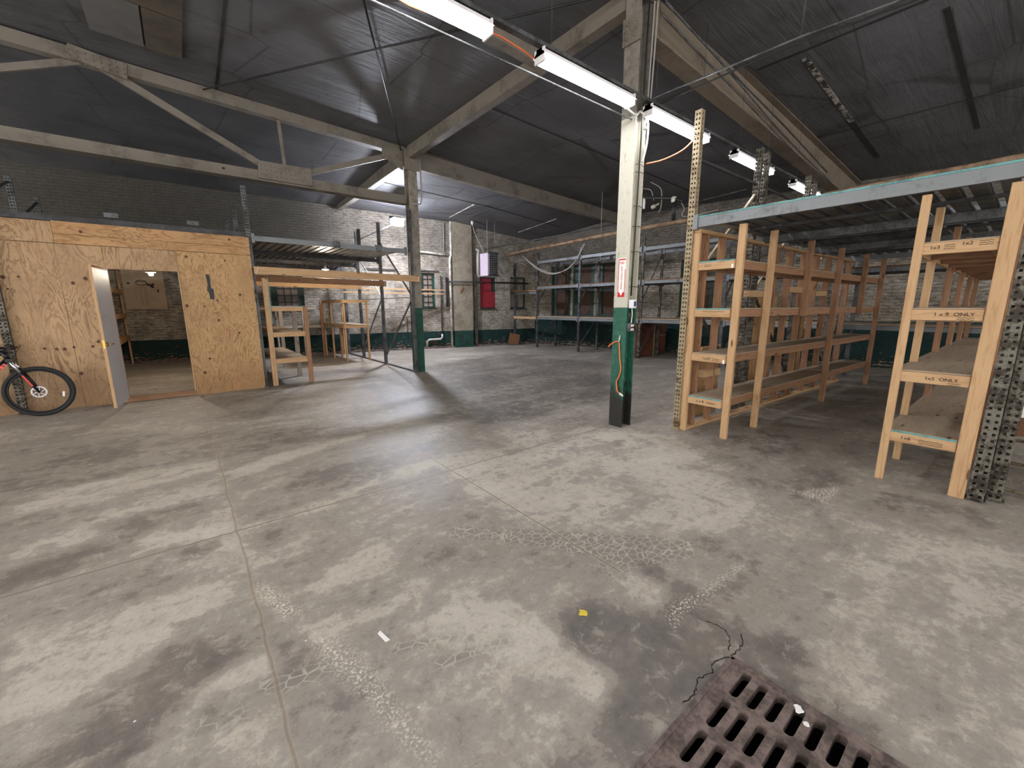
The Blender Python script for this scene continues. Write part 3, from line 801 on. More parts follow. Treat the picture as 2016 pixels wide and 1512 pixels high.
for P_ in ([(1.35, 3.76), (2.24, 3.76), (2.24, 4.07), (1.38, 4.05)], [(-.85, 4.95), (-.22, 4.84), (-.20, 5.04), (-.80, 5.12)], [(3.66, 4.58), (4.1, 4.40), (4.15, 4.86), (3.66, 4.84)]):
    b = MB()
    b.prism(P_, (0, 8.90, 0), (1, 0, 0), (0, 0, 1), (0, .03, 0))
    x0, x1 = min(p[0] for p in P_), max(p[0] for p in P_); z0, z1 = min(p[1] for p in P_)+.04, max(p[1] for p in P_)-.04
    n = int((x1-x0)/.08)
    for i in range(n):
        for j, zf in enumerate((.12, .45, .8)):
            x = x0+.05+i*.08; z = z0+(z1-z0)*zf
            if x1-x0 < .7 and x < -.3 and zf > .7: z -= .0
            b.lathe((x, 8.90, z), (0, -1, 0), [(.001, .013), (.010, .009), (.013, 0)], 6)
    b.build('gusset_plate', M_TRUSS, tr)
b = MB(); b.lathe((.85, 8.94, 3.83), (0, -1, 0), [(.001, .02), (.016, .012), (.02, 0)], 8); b.build('bolt', M_RUSTPANEL, tr)
for a, c, lb in (((4.1, 8.95, 4.78), (.9, 3.2, 4.98), 'thin black tie rod under the ceiling from the truss column'), ((.7, 8.85, 4.95), (4.1, 3.2, 4.80), 'second thin tie rod crossing the first under the ceiling')):
    b = MB(); b.tube([a, c], .014, 6); tag(b.build('tie_rod', M_BLACK), lb, 'tie rod')

# ------------------------------------------------------------------ lights
def fixture(x0, x1, y, z, lb, part=None):
    r = T('fluorescent_light', lb, 'ceiling light', ((x0+x1)/2, y, z), 'tube lights in the main row' if y > 0 else 'tube lights of the other aisle')
    b = MB()
    b.box(x0-.02, x1+.02, y-.035, y+.035, z+.031, z+.085)
    b.prism([(-.078, .03), (.078, .03), (.04, .06), (-.04, .06)], (x0-.02, y, z), (0, 1, 0), (0, 0, 1), (x1-x0+.04, 0, 0))
    b.build('housing', M_WHITE, r)
    for dy in (-.035, .035):
        b = MB(); b.tube([(x0, y+dy, z), (x1, y+dy, z)], .019, 8)
        b.build('tube', M_TUBE, r)
    for x in (x0-.02, x1+.005):
        b = MB(); b.box(x, x+.015, y-.06, y+.06, z-.022, z+.085); b.build('end_cap', M_WHITE, r)
    for x in (x0+.12, x1-.12):
        b = MB(); b.tube([(x, y, z+.085), (x, y, cz(x, y))], .0022, 5); b.build('hanger_wire', M_DKBEAM, r)
NAMES = ['first tube light of the row, cut by the top edge of the view', 'second tube light, ending at the near steel column', 'third tube light, between the column and the tall rack upright', 'fourth tube light from the top left, above the rack deck', 'fifth and farthest tube light of the row']
for (x0, x1), lb in zip(((.84, 2.07), (2.63, 3.86), (4.2, 5.42), (6.27, 7.49), (8.5, 9.72)), NAMES): fixture(x0, x1, 2.9, 3.54, lb)
for x0, lb in ((-3.2, 'tube light outside the view, leftmost of the main row'), (-1.3, 'tube light outside the view, before the first of the main row')): fixture(x0, x0+1.22, 2.9, 3.54, lb)
for i, x0 in enumerate((-3.0, -.6, 1.8, 5.0, 7.4, 9.8)):
    fixture(x0, x0+1.22, -2.6, 3.54, ['tube light of the other aisle, %s' % q for q in ('first from the left end', 'second from the left end', 'third from the left end', 'third from the far end', 'second from the far end', 'at the far end')][i])
b = MB(); b.box(-3.4, 10.2, 2.87, 2.93, 3.645, 3.675); b.tube([(-3.4, 3.06, 3.52), (4.13, 3.06, 3.52)], .008, 6)
tag(b.build('lighting_channel', M_RACK), 'long steel channel and conduit carrying the row of tube lights', 'conduit')
b = MB(); b.tube([(x, 3.0+.03*math.sin(x*5), 3.60+.025*math.sin(x*3.3)) for x in [-1+i*.25 for i in range(21)]], .008, 6)
tag(b.build('power_cord', M_ORANGE), 'orange cord lying along the row of tube lights', 'cord')

r = T('flood_light', 'glaring twin flood light high on an arm behind the truss column', 'flood light', (5.3, 12.1, 3.95))
b = MB(); b.box(5.12, 5.50, 12.16, 12.22, 3.86, 4.13); b.box(5.12, 5.50, 11.90, 12.16, 4.045, 4.055); b.build('housing', M_BLACK, r)  # hood plate and tall back added to keep light off the nearer ceiling
for x in (5.13, 5.33):
    b = MB(); b.box(x, x+.16, 12.06, 12.155, 3.88, 4.04); b.build('lens', M_FLOOD, r)
b = MB(); b.box(5.16, 5.46, 12.225, 12.27, 3.98, 4.03); b.build('rear_glow', M_FLOOD, r)  # added emitter that throws the glow onto the ceiling above
b = MB(); b.bar((5.2, 12.2, 3.9), (4.19, 12.30, 3.38), .03, .03); b.build('arm', M_DKBEAM, r)

def bulb(x, y, z, top, lb):
    r = T('hanging_bulb', lb, 'light bulb', (x, y, z))
    b = MB(); b.lathe((x, y, z), (0, 0, -1), [(.001, -.02), (.03, -.015), (.042, .01), (.03, .045), (.001, .055)], 12); b.build('bulb', M_BULB, r)
    b = MB(); b.lathe((x, y, z+.015), (0, 0, 1), [(.08, 0), (.05, .03), (.03, .05), (.02, .09), (.001, .09)], 12); b.build('socket', M_WHITE, r)
    b = MB(); b.tube([(x, y, z+.1), (x+.01, y, (z+top)/2), (x, y, top)], .005, 5); b.build('cord', M_CABLE, r)
bulb(2.80, 10.62, 2.36, 2.66, 'lit bulb hanging under the rack deck behind the wooden header beams')
bulb(-.38, 11.0, 2.17, 2.66, 'lit bulb hanging inside the plywood room')
# ------------------------------------------------------------------ racks
def perf(b, x, y, z0, z1, f, w_=.078, d=.07, holes='front', pitch=.05):
    # open C section post with punched faces; f = unit (x, y) the front faces
    f = Vector((f[0], f[1], 0)); s_ = Vector((-f.y, f.x, 0)); c = Vector((x, y, 0))
    rows = []
    z = z0
    while z < z1-.001:
        rows.append((z, min(z+pitch*.6, z1), False)); 
        if z+pitch*.6 < z1: rows.append((z+pitch*.6, min(z+pitch, z1), True))
        z += pitch
    def face(o, a, cols):
        for (p, q, hc) in cols:
            if not hc:
                A, B_ = o+a*p, o+a*q
                b.face([A+Vector((0, 0, z0)), B_+Vector((0, 0, z0)), B_+Vector((0, 0, z1)), A+Vector((0, 0, z1))], [(z0, p), (z0, q), (z1, q), (z1, p)])
            else:
                for (r0, r1, h) in rows:
                    if h: continue
                    A, B_ = o+a*p, o+a*q
                    b.face([A+Vector((0, 0, r0)), B_+Vector((0, 0, r0)), B_+Vector((0, 0, r1)), A+Vector((0, 0, r1))], [(r0, p), (r0, q), (r1, q), (r1, p)])
    o = c+f*d/2-s_*w_/2
    face(o, s_, [(0, .012, False), (.012, .030, True), (.030, w_-.030, False), (w_-.030, w_-.012, True), (w_-.012, w_, False)])
    o = c-f*d/2-s_*w_/2
    face(o, s_, [(0, w_, False)])
    for sg in (-1, 1):
        o = c+f*d/2+s_*sg*w_/2
        if holes == 'all': face(o, -f, [(0, .025, False), (.025, .045, True), (.045, d, False)])
        else: face(o, -f, [(0, d, False)])
def post_obj(par, x, y, z1, f, mat, w_=.078, d=.07, holes='front', near=False, z0=0):
    b = MB(); perf(b, x, y, z0, z1, f, w_, d, holes)
    o = b.build('upright', mat, par, merge=None)
    if near:
        s_ = o.modifiers.new('gauge', 'SOLIDIFY'); s_.thickness = .0035; s_.offset = -1
    b = MB(); b.box(x-.055, x+.055, y-.055, y+.055, 0, .008); b.build('foot_plate', mat, par)
    return o
def brace(par, p0, p1, mat, s_=.03):
    b = MB(); b.bar(p0, p1, s_, s_*.9); b.build('brace', mat, par)
def rbeam(par, p0, p1, h, mat, wd=.045):
    b = MB(); p0, p1 = Vector(p0), Vector(p1)
    d = (p1-p0).normalized(); 
    b.bar(p0, p1, wd, h)
    b.bar(p0+Vector((0, 0, -.0)), p0+d*.045, wd+.02, h+.07); b.bar(p1-d*.045, p1, wd+.02, h+.07)
    b.build('beam', mat, par)
def deck(par, x0, x1, y0, y1, z, along, mat, pitch=.15, h=.045, gap=0):
    b = MB()
    prof = [(0, h), (.25, h), (.4, 0), (.85, 0), (1, h)]
    if gap: prof = [(0, h), (gap, h), (gap+.04, 0), (.96, 0), (1, h)]
    L = (y1-y0) if along == 'x' else (x1-x0)
    n = int(L/pitch)
    pts = []
    for i in range(n):
        for u, v in prof[:-1]: pts.append((i*pitch+u*pitch, v))
    pts.append((n*pitch, h))
    for i in range(len(pts)-1):
        if gap and i % 4 == 0: continue
        (a, za), (c, zc) = pts[i], pts[i+1]
        for dz in (0, .003):
            if along == 'x': q = [(x0, y0+a, z+za+dz), (x1, y0+a, z+za+dz), (x1, y0+c, z+zc+dz), (x0, y0+c, z+zc+dz)]
            else: q = [(x0+a, y0, z+za+dz), (x0+a, y1, z+za+dz), (x0+c, y1, z+zc+dz), (x0+c, y0, z+zc+dz)]
            b.face(q)
    return b.build('corrugated_deck', mat, par, merge=None)

# aisle rack on the right: its deck bridges the aisle between the wooden shelves
R = T('pallet_rack', 'tall perforated steel rack whose corrugated deck bridges the aisle between the wooden shelves', 'rack', (4.65, 1.3, 0))
post_obj(R, 4.655, 2.56, 3.58, (-1, 0), M_TANPOST, .075, .07, 'all', True)
for x in (6.25, 6.48, 8.15, 8.45, 10.1): post_obj(R, x, 2.56, 3.55, (-1, 0), M_RUSTPOST, .075, .06, 'all')
post_obj(R, 4.70, .075, 3.58, (-1, 0), M_RUSTPOST, .085, .07, 'all', True)
post_obj(R, 4.80, -.015, 3.58, (-1, 0), M_RUSTPOST, .08, .06, 'all', True)
for x in (6.25, 6.48, 8.15, 8.45, 10.1): post_obj(R, x, .06, 3.55, (-1, 0), M_RUSTPOST, .075, .06, 'all')
for y in (2.56, .03):
    for x0, x1 in ((4.69, 6.22), (6.52, 8.12), (8.48, 10.07)):
        brace(R, (x0, y, 1.74), (x1, y, 2.97), M_TANPOST); brace(R, (x0, y, 1.66), (x1, y, .40), M_DKBEAM)
        brace(R, (x0, y, .25), (x1, y, .25), M_DKBEAM)
        brace(R, (x0, y, 3.1), (x1, y, 3.1), M_DKBEAM)
for x in (4.645, 6.30, 6.45, 8.12, 8.46, 10.1):
    b = MB(); b.bar((x, .12, 2.415 if x < 4.7 else 2.375), (x, 2.52, 2.415 if x < 4.7 else 2.375), .045, .10 if x < 4.7 else .09)
    if x < 4.7: b.bar((x-.01, .11, 2.42), (x-.01, .16, 2.42), .06, .16); b.bar((x-.01, 2.47, 2.42), (x-.01, 2.52, 2.42), .06, .16)
    b.build('beam', M_BEAM if x < 5 or x > 10 else M_RACK, R)
b = MB(); b.box(4.62, 4.665, .12, 2.52, 2.466, 2.482); tag(b.build('film_strip', M_TEAL, R), 'teal plastic film on the beam edge')
deck(R, 4.67, 10.1, .14, 2.5, 2.421, 'x', M_DECK, .165, .05, .3)
for x in (5.5, 7.3, 9.3):
    b = MB(); b.bar((x, .14, 2.405), (x, 2.5, 2.405), .04, .03); b.build('cross_support', M_DKBEAM, R)

# rack left of the truss column
Q = T('pallet_rack', 'dark steel rack with high corrugated deck between the plywood room and the truss column', 'rack', (2.6, 10.6, 0))
for x in (1.10, 4.14):
    for y in (8.80 if x > 2 else 8.96, 10.62, 12.33, 13.7): post_obj(Q, x, y, 3.60 if y < 13 else 2.9, (0, -1), M_RACK, .075, .06, 'all')
for x in (1.10, 4.14):
    b = MB(); b.box(x-.025, x+.025, 8.8, 13.75, .0085, .035); b.build('floor_channel', M_RACK, Q)
    for y0, y1 in ((8.84, 10.58), (10.66, 12.30)):
        brace(Q, (x, y0, 1.68), (x, y1, .22), M_RACK) if y0 < 9 else brace(Q, (x, y0, 1.72), (x, y1, .30), M_RACK)
        brace(Q, (x, y0, 1.74), (x, y1, 3.1) if y0 < 9 else (x, y1, 2.95), M_RACK)
        brace(Q, (x, y0, 1.71), (x, y1, 1.71), M_RACK, .02)
for y in (8.93, 10.62, 12.33, 13.7): rbeam(Q, (1.14, y, 2.72 if y < 9 else 2.665), (4.10, y, 2.72 if y < 9 else 2.665), .09, M_BEAM if y < 9 else M_DKBEAM)
for x in (2.55, 3.4):
    b = MB(); b.box(x, x+.12, 8.90, 8.96, 2.675, 2.80); b.build('bracket', M_RACK, Q)
deck(Q, 1.14, 4.10, 8.96, 13.7, 2.712, 'y', M_DECK, .15, .05, .3)
b = MB(); b.box(3.30, 3.36, 9.7, 9.76, 2.82, 3.22); b.build('stub_post', M_DKBEAM, Q)

# rack over the plywood room
K = T('pallet_rack', 'black rack frame and deck standing over the plywood room', 'rack', (-2, 10.6, 0))
post_obj(K, -1.935, 8.83, 3.60, (0, -1), M_RUSTPOST, .085, .07, 'all')
for y in (10.62, 12.33): post_obj(K, -1.935, y, 3.60, (0, -1), M_RACK, .075, .06)
post_obj(K, -5, 8.83, 3.60, (0, -1), M_RACK, .075, .06)
for y0, y1 in ((8.84, 10.58), (10.66, 12.30)): brace(K, (-1.935, y0, 2.9), (-1.935, y1, 3.5), M_BLACK)
for y in (9.0, 10.62, 12.33, 13.7):
    b = MB(); b.bar((-5, y, 2.775), (1.06, y, 2.775), .05, .085); b.build('beam', M_DKBEAM, K)
deck(K, -5, 1.06, 9.03, 14.4, 2.765, 'y', M_DECK, .15)
for i, x in enumerate((-.75, .25)):
    b = MB(); b.box(x, x+.16, 9.04, 9.1, 2.86, 2.93); b.build('bracket', M_RACK, K)

# rack along the far wall
Fk = T('pallet_rack', 'long empty dark steel rack standing against the far brick wall', 'rack', (10.7, 5, 0))
FYS = [12.75, 11.42, 9.37, 7.02, 4.7, 2.4, .1, -2.2]
for y in FYS:
    for x in (10.3, 11.25):
        if y > 12 and x > 11: continue
        post_obj(Fk, x, y, (3.38 if x < 11 else 3.2) if y < 12 else 3.1, (-1, 0), M_RUSTPOST if y in (7.02,) else M_RACK, .07, .06)
    if y < 12:
        brace(Fk, (10.33, y, 1.62), (11.22, y, 3.0), M_RACK, .025); brace(Fk, (10.33, y, .2), (11.22, y, 1.1), M_RACK, .025); brace(Fk, (10.33, y, 1.6), (11.22, y, 1.6), M_RACK, .02)
for a, c in zip(FYS[:-1], FYS[1:]):
    for z in ((1.08, 2.16, 3.06) if a < 12 else (1.08, 2.0)):
        rbeam(Fk, (10.29, a-.04, z), (10.29, c+.04, z), .085, M_BEAM)
        if a < 12: rbeam(Fk, (11.25, a-.04, z), (11.25, c+.04, z), .085, M_RACK)
    for z in (1.145, 2.215):
        if a > 12: continue
        b = MB(); b.box(10.26, 11.3, c+.03, a-.03, z-.015, z+.012)
        b.build('shelf_board', W_SHELF if z < 2 else W_DARK, Fk)
b = MB(); b.box(10.22, 10.27, 11.44, 12.72, 1.04, 1.13); tag(b.build('edge_board', W_PINE, Fk), 'pale timber edge board')
b = MB(); b.box(10.22, 10.5, 11.44, 12.72, 2.06, 2.10); b.build('shelf_board', W_RED, Fk)

# ------------------------------------------------------------------ wooden shelving on the right
def unit(name, lb, xs_long, xs_short, yf, yb, big, levels, x0, x1, skew, stud, top=2.345, wet='left'):
    # yf: front (aisle) face, yb: back face; sgn = direction from back to front
    r = T(name, lb, 'shelf unit', (x0, (yf+yb)/2, 0))
    sg = 1 if yf > yb else -1
    Y = lambda x, y: y+skew*(x-x0)
    def bx(nm, mat, xa, xb, ya, yb_, za, zb, par=r, bev=.003):
        b = MB(); lo, hi = min(ya, yb_), max(ya, yb_)
        c = [((xa, xb)[k & 1], Y((xa, xb)[k & 1], (lo, hi)[k >> 1 & 1]), (za, zb)[k >> 2 & 1]) for k in range(8)]
        d = (xb-xa, hi-lo, zb-za); a = d.index(max(d))
        if a == 0: b.hexa(c, *d)
        elif a == 1: b.hexa([c[(k >> 1 & 1) | 0] if 0 else c[((k & 1) << 1) | ((k >> 2 & 1)) | ((k >> 1 & 1) << 2)] for k in range(8)], d[1], d[2], d[0])
        else: b.hexa([c[((k & 1) << 2) | (k >> 1 & 1) | ((k >> 2 & 1) << 1)] for k in range(8)], d[2], d[0], d[1])
        return b.build(nm, mat, par, bevel=bev)
    fy = yf
    for i, x in enumerate(xs_long): bx('front_post', W_PINE if i < 2 else W_RED, x-.02, x+.02, fy, fy-sg*.055 if not stud else fy+.072, 0, top+.01*(i % 2))
    for x in xs_short: bx('front_post', W_RED, x-.02, x+.02, fy, fy+.072 if stud else fy-sg*.055, 1.36, top)
    inner = fy+.074 if stud else fy-sg*.002
    for li, z in enumerate(levels):
        s_ = bx('shelf', W_SHELF, x0+.001, x1, inner, yb, z-.012, z)
        bx('end_board', W_PINE, x0-.02, x0+.02, inner, yb, z-.098, z-.0125, s_)
        if stud: bx('fascia', W_RED, x0+.022, x1, inner, inner+.036, z-.098, z-.0125, s_)
        else: bx('fascia', W_PINE, x0+.022, x1, inner-.04, inner-.003, z-.098, z-.0125, s_)
        bx('back_rail', W_RED, x0+.022, x1, yb-.04 if stud else yb+.001, yb-.002 if stud else yb+.038, z-.098, z-.0125, s_)
        k = 0; x = x0+.55
        lo, hi = (inner+.038, yb-.042) if stud else (yb+.04, inner-.042)
        while x < x1-.1:
            bx('joist', W_RED, x, x+.036, lo, hi, z-.098, z-.0125, s_); x += .6
        if (stud and li in (0, 2, 3)) or (not stud and li == 0):
            tag(bx('film_strip', M_TEAL, x0-.022, x0-.0205, inner, yb, z-.016, z-.002, s_, 0), 'teal film on the shelf edge')
    return r, bx
LWr, bxl = unit('wooden_shelving', 'long pine shelf unit with stud back, left side of the aisle behind the near column', [4.715, 5.47, 7.82, 10.15], [6.62, 9.1], 1.985, 2.45, None, (.45, .965, 1.475, 1.995), 4.68, 10.2, -.035, True)
# stud wall at its back
bxl('corner_post', W_PINE, 4.655, 4.695, 2.452, 2.54, 0, 2.31)
bxl('bottom_plate', W_PINE, 4.70, 10.25, 2.452, 2.54, .001, .038)
bxl('top_plate', W_PINE, 4.66, 10.25, 2.452, 2.54, 2.312, 2.35)
for i, x in enumerate((4.83, 5.22, 5.76, 6.75, 7.25, 7.8, 8.35, 8.9, 9.45, 10.0)):
    bxl('stud', W_RED, x, x+.038, 2.453, 2.539, .039, 2.311)
for i, (x0, x1, z) in enumerate(((5.3, 5.7, 1.32), (6.0, 6.7, 1.62), (5.0, 5.4, .62), (7.3, 7.8, 1.7), (8.4, 8.9, 1.66), (7.3, 7.8, .25))):
    bxl('blocking', W_PINE, x0, x1, 2.455, 2.535, z, z+.085)
RWr, bxr = unit('wooden_shelving', 'near pine shelf unit with marked shelf fronts at the right edge', [4.66, 5.40, 6.76, 7.95, 9.1, 10.15], [], .672, .225, None, (.455, .975, 1.48, 1.99), 4.67, 10.2, 0, False)
bxr('corner_post', W_PINE, 4.635, 4.675, .132, .222, 0, 2.34)
for x in (5.9, 7.1, 8.3, 9.5, 10.15): bxr('back_post', W_RED, x, x+.038, .132, .222, 0, 2.34)

# markings on the shelf fronts (ink)
def mark(txt, y, z, size, par, x=4.648, xs=1.1):
    text_mesh('shelf_marking', txt, size, (x, y, z), (0, -1, 0), (0, 0, 1), M_INK, par, xs)
mark('1 x 9  ONLY', .38, 1.43, .038, RWr); mark('1x5  ONLY', .38, .92, .036, RWr); mark('1x6', .52, .40, .04, RWr); mark('1x3', .55, 1.94, .036, RWr); mark('1x2', .38, 1.955, .036, RWr)
mark('1x10', 2.27, .905, .04, LWr, 4.658); mark('1 x 8', 2.30, .395, .04, LWr, 4.658)
def scrib(par, x, y0, y1, z, n=3):
    b = MB()
    for i in range(n):
        zz = z-.014*i
        k = 8
        pts = [(x-.0015, y0+(y1-y0)*j/k, zz+.003*math.sin(j*2.3+i)) for j in range(k+1)]
        for a, c in zip(pts[:-1], pts[1:]): b.bar(a, c, .002, .003)
    b.build('pen_scribble', M_INK, par)
scrib(RWr, 4.65, .50, .44, 1.955, 3); scrib(RWr, 4.65, .32, .25, 1.965, 3); scrib(RWr, 4.65, .36, .27, 1.405, 2); scrib(RWr, 4.65, .34, .27, .895, 2); scrib(RWr, 4.65, .44, .30, .405, 3)
scrib(LWr, 4.66, 2.20, 2.12, .91, 2); scrib(LWr, 4.66, 2.22, 2.12, .40, 2); scrib(LWr, 4.66, 2.38, 2.3, 1.95, 2); scrib(LWr, 4.66, 2.36, 2.12, 1.44, 1)
b = MB()
for z0 in (.885, 1.92): b.box(4.6565, 4.6585, 2.062, 2.082, z0-.02, z0+.02)
b.build('barcode_tag', M_PAPER, LWr)

# plywood offcuts leaning behind the stud wall
for i, (P_, y, lb) in enumerate((([(5.25, .3), (5.95, .3), (5.95, 1.25), (5.42, 1.25), (5.25, .95)], 2.70, 'plywood offcut with a cut corner behind the first studs'), ([(6.6, .25), (7.9, .25), (7.9, 1.95), (6.6, 1.95)], 2.72, 'large plywood sheet standing behind the middle studs'), ([(8.5, .9), (9.3, .9), (9.3, 2.25), (8.5, 2.25)], 2.70, 'plywood sheet high behind the far studs'))):
    b = MB(); b.prism([(p[0], p[1]-(.29 if i < 1 else (.24 if i == 1 else .89))) for p in P_], (0, y, .0), (1, 0, 0), (0, 0, 1), (0, .018, 0))
    tag(b.build('plywood_sheet', PLY_B), lb, 'plywood')

# ------------------------------------------------------------------ plywood room
P = T('plywood_partition', 'plywood partition wall of the small room, with a doorway', 'partition', (-1, 8.9, 0))
def sheet(x0, x1, z0, z1, mat, dy=0, y=8.9):
    b = MB()
    q = [(x0, z0), (x1, z0), (x1, z1), (x0, z1)]
    b.prism(q, (0, y-dy, 0), (1, 0, 0), (0, 0, 1), (0, .018, 0))
    return b.build('plywood_sheet', mat, P, bevel=.002)
sheet(-5.2, -1.322, 0, 2.412, PLY_A); sheet(-5.2, -1.308, 2.418, 2.712, PLY_A, .004)
sheet(-1.318, -.832, 0, 2.412, PLY_A, .003); sheet(-1.304, 1.092, 2.418, 2.545, PLY_C, .006); sheet(-1.304, 1.092, 2.549, 2.725, PLY_C, .008)
sheet(-.830, .045, 2.082, 2.412, PLY_A); sheet(.048, 1.09, 0, 2.412, PLY_B, .004)
b = MB(); b.box(-.83, .045, 8.89, 8.96, 0, .085); b.build('door_sill', W_RED, P, bevel=.003)
b = MB(); b.box(.03, .048, 8.885, 8.98, .085, 2.08); b.box(-.832, -.812, 8.93, 8.98, .085, 2.08); b.build('door_jamb', W_PINE, P)
b = MB(); b.box(1.065, 1.09, 8.93, 14.3, 0, 2.7); b.build('side_wall', PLY_B, P)
b = MB(); b.box(-3.6, -3.58, 8.93, 15.2, 0, 2.7); b.build('side_wall', PLY_B, P)
b = MB()
b.prism([(0, .28), (.05, .27), (.055, .05), (.085, .03), (.08, -.14), (.02, -.14), (.015, -.03), (-.01, 0), (.01, .1)], (.40, 8.893, 1.78), (1, 0, 0), (0, 0, 1), (0, .002, 0))
b.build('black_paint_mark', M_BLACK, P)
b = MB()
for x, z0, z1 in ((.66, 1.35, 1.95), (.61, .9, 1.15), (.80, 1.0, 1.2), (.60, .05, .35)): b.bar((x, 8.8945, z0), (x+.03, 8.8945, z1), .012, .002, (0, 1, 0))
b.build('red_pencil_line', painted('faded red pencil', srgb(168, 96, 70), srgb(180, 130, 90), 8), P)
kn = painted('plywood knot', srgb(92, 54, 34), srgb(64, 38, 24), 30)
b = MB()
for x, z in ((-1.62, .92), (-1.50, .905), (-1.42, .90), (-1.32, .92), (-1.12, .92), (-.95, .92), (-.86, .92), (-1.05, .99), (-1.84, 1.76), (-1.72, 1.93), (-1.86, 1.92), (-1.2, 1.86), (-1.06, 1.93), (-.94, 1.9), (-1.0, .3), (-1.3, .52), (.09, 1.53), (.33, 1.52), (.17, 2.33), (.70, 2.30), (.50, 1.28), (.78, 1.05), (.30, .62), (.20, .38), (.86, 1.72), (.52, 1.62), (-1.02, 2.60), (.80, 2.66)):
    rr = random.uniform(.012, .024); b.prism([(rr*math.cos(a*.785), rr*1.2*math.sin(a*.785)) for a in range(8)], (x, 8.889-.001*(z > 2.4)*6, z), (1, 0, 0), (0, 0, 1), (0, .003, 0))
b.build('knot', kn, P)

D = T('door_1', None, None, (-.83, 8.9, .07), kind='structure')
D.rotation_euler = (0, 0, math.atan2(8.11-8.9, -.905+.83))
b = MB(); b.box(0, .80, -.0175, .0175, 0, 2.01); WL[D] = Vector(); o = b.build('door_leaf', M_DOOR, D)
b = MB(); b.box(.8005, .804, -.0175, .0175, 0, 2.01); b.box(.0, .804, .0176, .0182, 1.98, 2.01); b.build('door_edge', W_PINE, D)
b = MB()
for sg in (-1, 1):
    b.lathe((.735, sg*.018, .92), (0, sg, 0), [(.001, .012), (.03, .010), (.032, 0)], 16)
    b.tube([(.735, sg*.02, .92), (.735, sg*.06, .92), (.72, sg*.07, .92), (.63, sg*.07, .922)], .009, 8)
b.box(.803, .806, -.012, .012, .86, .98)
b.build('door_handle', M_BRASS, D)

# inside the plywood room
Rm_ = T('wooden_shelving', 'rough wooden shelf standing inside the plywood room behind the door', 'shelf unit', (-1.4, 13.8, 0))
for x in (-1.62, -1.20):
    for y in (12.3, 14.9):
        b = MB(); b.box(x, x+.04, y, y+.08, 0, 2.45); b.build('post', W_PINE, Rm_)
for z in (.76, 1.33, 1.92):
    b = MB(); b.box(-1.66, -1.16, 12.25, 15.0, z, z+.03); b.box(-1.165, -1.14, 12.25, 15.0, z-.08, z+.03); b.build('shelf', W_PINE, Rm_)
A_ = T('canvas_board', 'cream board with black brush marks on the brick wall inside the plywood room', 'picture', Lx(-.7, .03, 1.46))
b = MB(); b.bar(Lx(-1.12, .03, 1.98), Lx(-.27, .03, 1.98), .03, 1.04); b.build('board', M_CANVAS, A_)
b = MB()
cxy = lambda u, z: Lx(u, .052, z)
pts = [cxy(-.74+.11*math.cos(t*.35), 2.16+.065*math.sin(t*.35)) for t in range(19)]
for a, c in zip(pts[:-1], pts[1:]): b.bar(a, c, .004, .016)
b.bar(cxy(-.83, 2.19), cxy(-.66, 2.19), .004, .012)
b.bar(cxy(-.63, 2.12), cxy(-.56, 2.10), .004, .05); b.bar(cxy(-.56, 2.10), cxy(-.50, 2.03), .004, .06); b.bar(cxy(-.53, 2.11), cxy(-.48, 2.12), .004, .05)
b.bar(cxy(-1.03, 2.14), cxy(-.97, 2.14), .004, .04); b.bar(cxy(-.43, 1.95), cxy(-.40, 1.95), .004, .08)
for u in (-.78, -.70, -.66): b.bar(cxy(u, 2.08), cxy(u+.01, 1.55), .003, .005, LN)
b.build('brush_mark', M_INK, A_)

# ------------------------------------------------------------------ timber left of the truss column
for i, (y, x0, x1, z, lb, mt) in enumerate(((8.74, 1.10, 4.30, 2.12, 'front wooden header beam screwed across the rack uprights', W_PINE), (10.56, 1.15, 4.24, 2.09, 'second wooden header beam behind the front one', W_RED), (12.26, 1.15, 4.20, 2.07, 'third, brightly lit wooden header beam at the back', W_PINE))):
    hb = T('header_beam', lb, 'beam', ((x0+x1)/2, y, z))
    b = MB(); b.bar((x0, y, z+.03), (x1, y, z), .038, .135); b.build('timber', mt, hb, bevel=.003)
    b = MB()
    for x, zz in ((x0+.05, z+.03), (x1-.04, z)): b.bar((x-.02, y-.022, zz-.06), (x+.02, y-.022, zz+.06), .004, .02, (0, 1, 0))
    b.build('strap', M_WHITE, hb)
S_ = T('step_shelf', 'open pine shelf with three tiers beside the rack upright right of the plywood wall', 'shelf', (1.6, 9.6, 0))
def bxo(par, nm, mat, x0, x1, y0, y1, z0, z1, bev=.003):
    b = MB(); b.box(x0, x1, y0, y1, z0, z1); return b.build(nm, mat, par, bevel=bev)
bxo(S_, 'tall_post', W_PINE, 1.235, 1.325, 8.98, 9.02, 0, 2.035)
bxo(S_, 'post', W_RED, 1.885, 1.965, 8.98, 9.02, 0, 1.52)
bxo(S_, 'post', W_GREY, 1.86, 1.95, 9.95, 9.99, 0, 1.44); bxo(S_, 'post', W_GREY, 1.24, 1.33, 10.4, 10.44, 0, 1.44); bxo(S_, 'post', W_GREY, 1.87, 1.95, 11.6, 11.64, 0, 1.44)
for z, mt in ((1.52, W_SHELF), (1.03, W_SHELF), (.52, W_SHELF)):
    s_ = bxo(S_, 'shelf', mt, 1.326, 1.884, 9.03, 11.6, z-.02, z)
    bxo(s_, 'front_rail', W_PINE, 1.326, 1.884, 8.985, 9.025, z-.095, z-.005)
    bxo(s_, 'side_rail', W_PINE, 1.86, 1.884, 9.03, 11.59, z-.095, z-.021)
b = MB(); b.box(1.32, 1.90, 8.978, 8.9835, 1.515, 1.525); b.box(1.327, 1.34, 8.975, 8.98, 1.2, 2.03); tag(b.build('film_strip', M_TEAL, S_), 'teal film on the timber edge')
W_ = T('two_tier_stand', 'open wooden stand with two tiers standing under the rack deck', 'stand', (3.78, 12.8, 0))
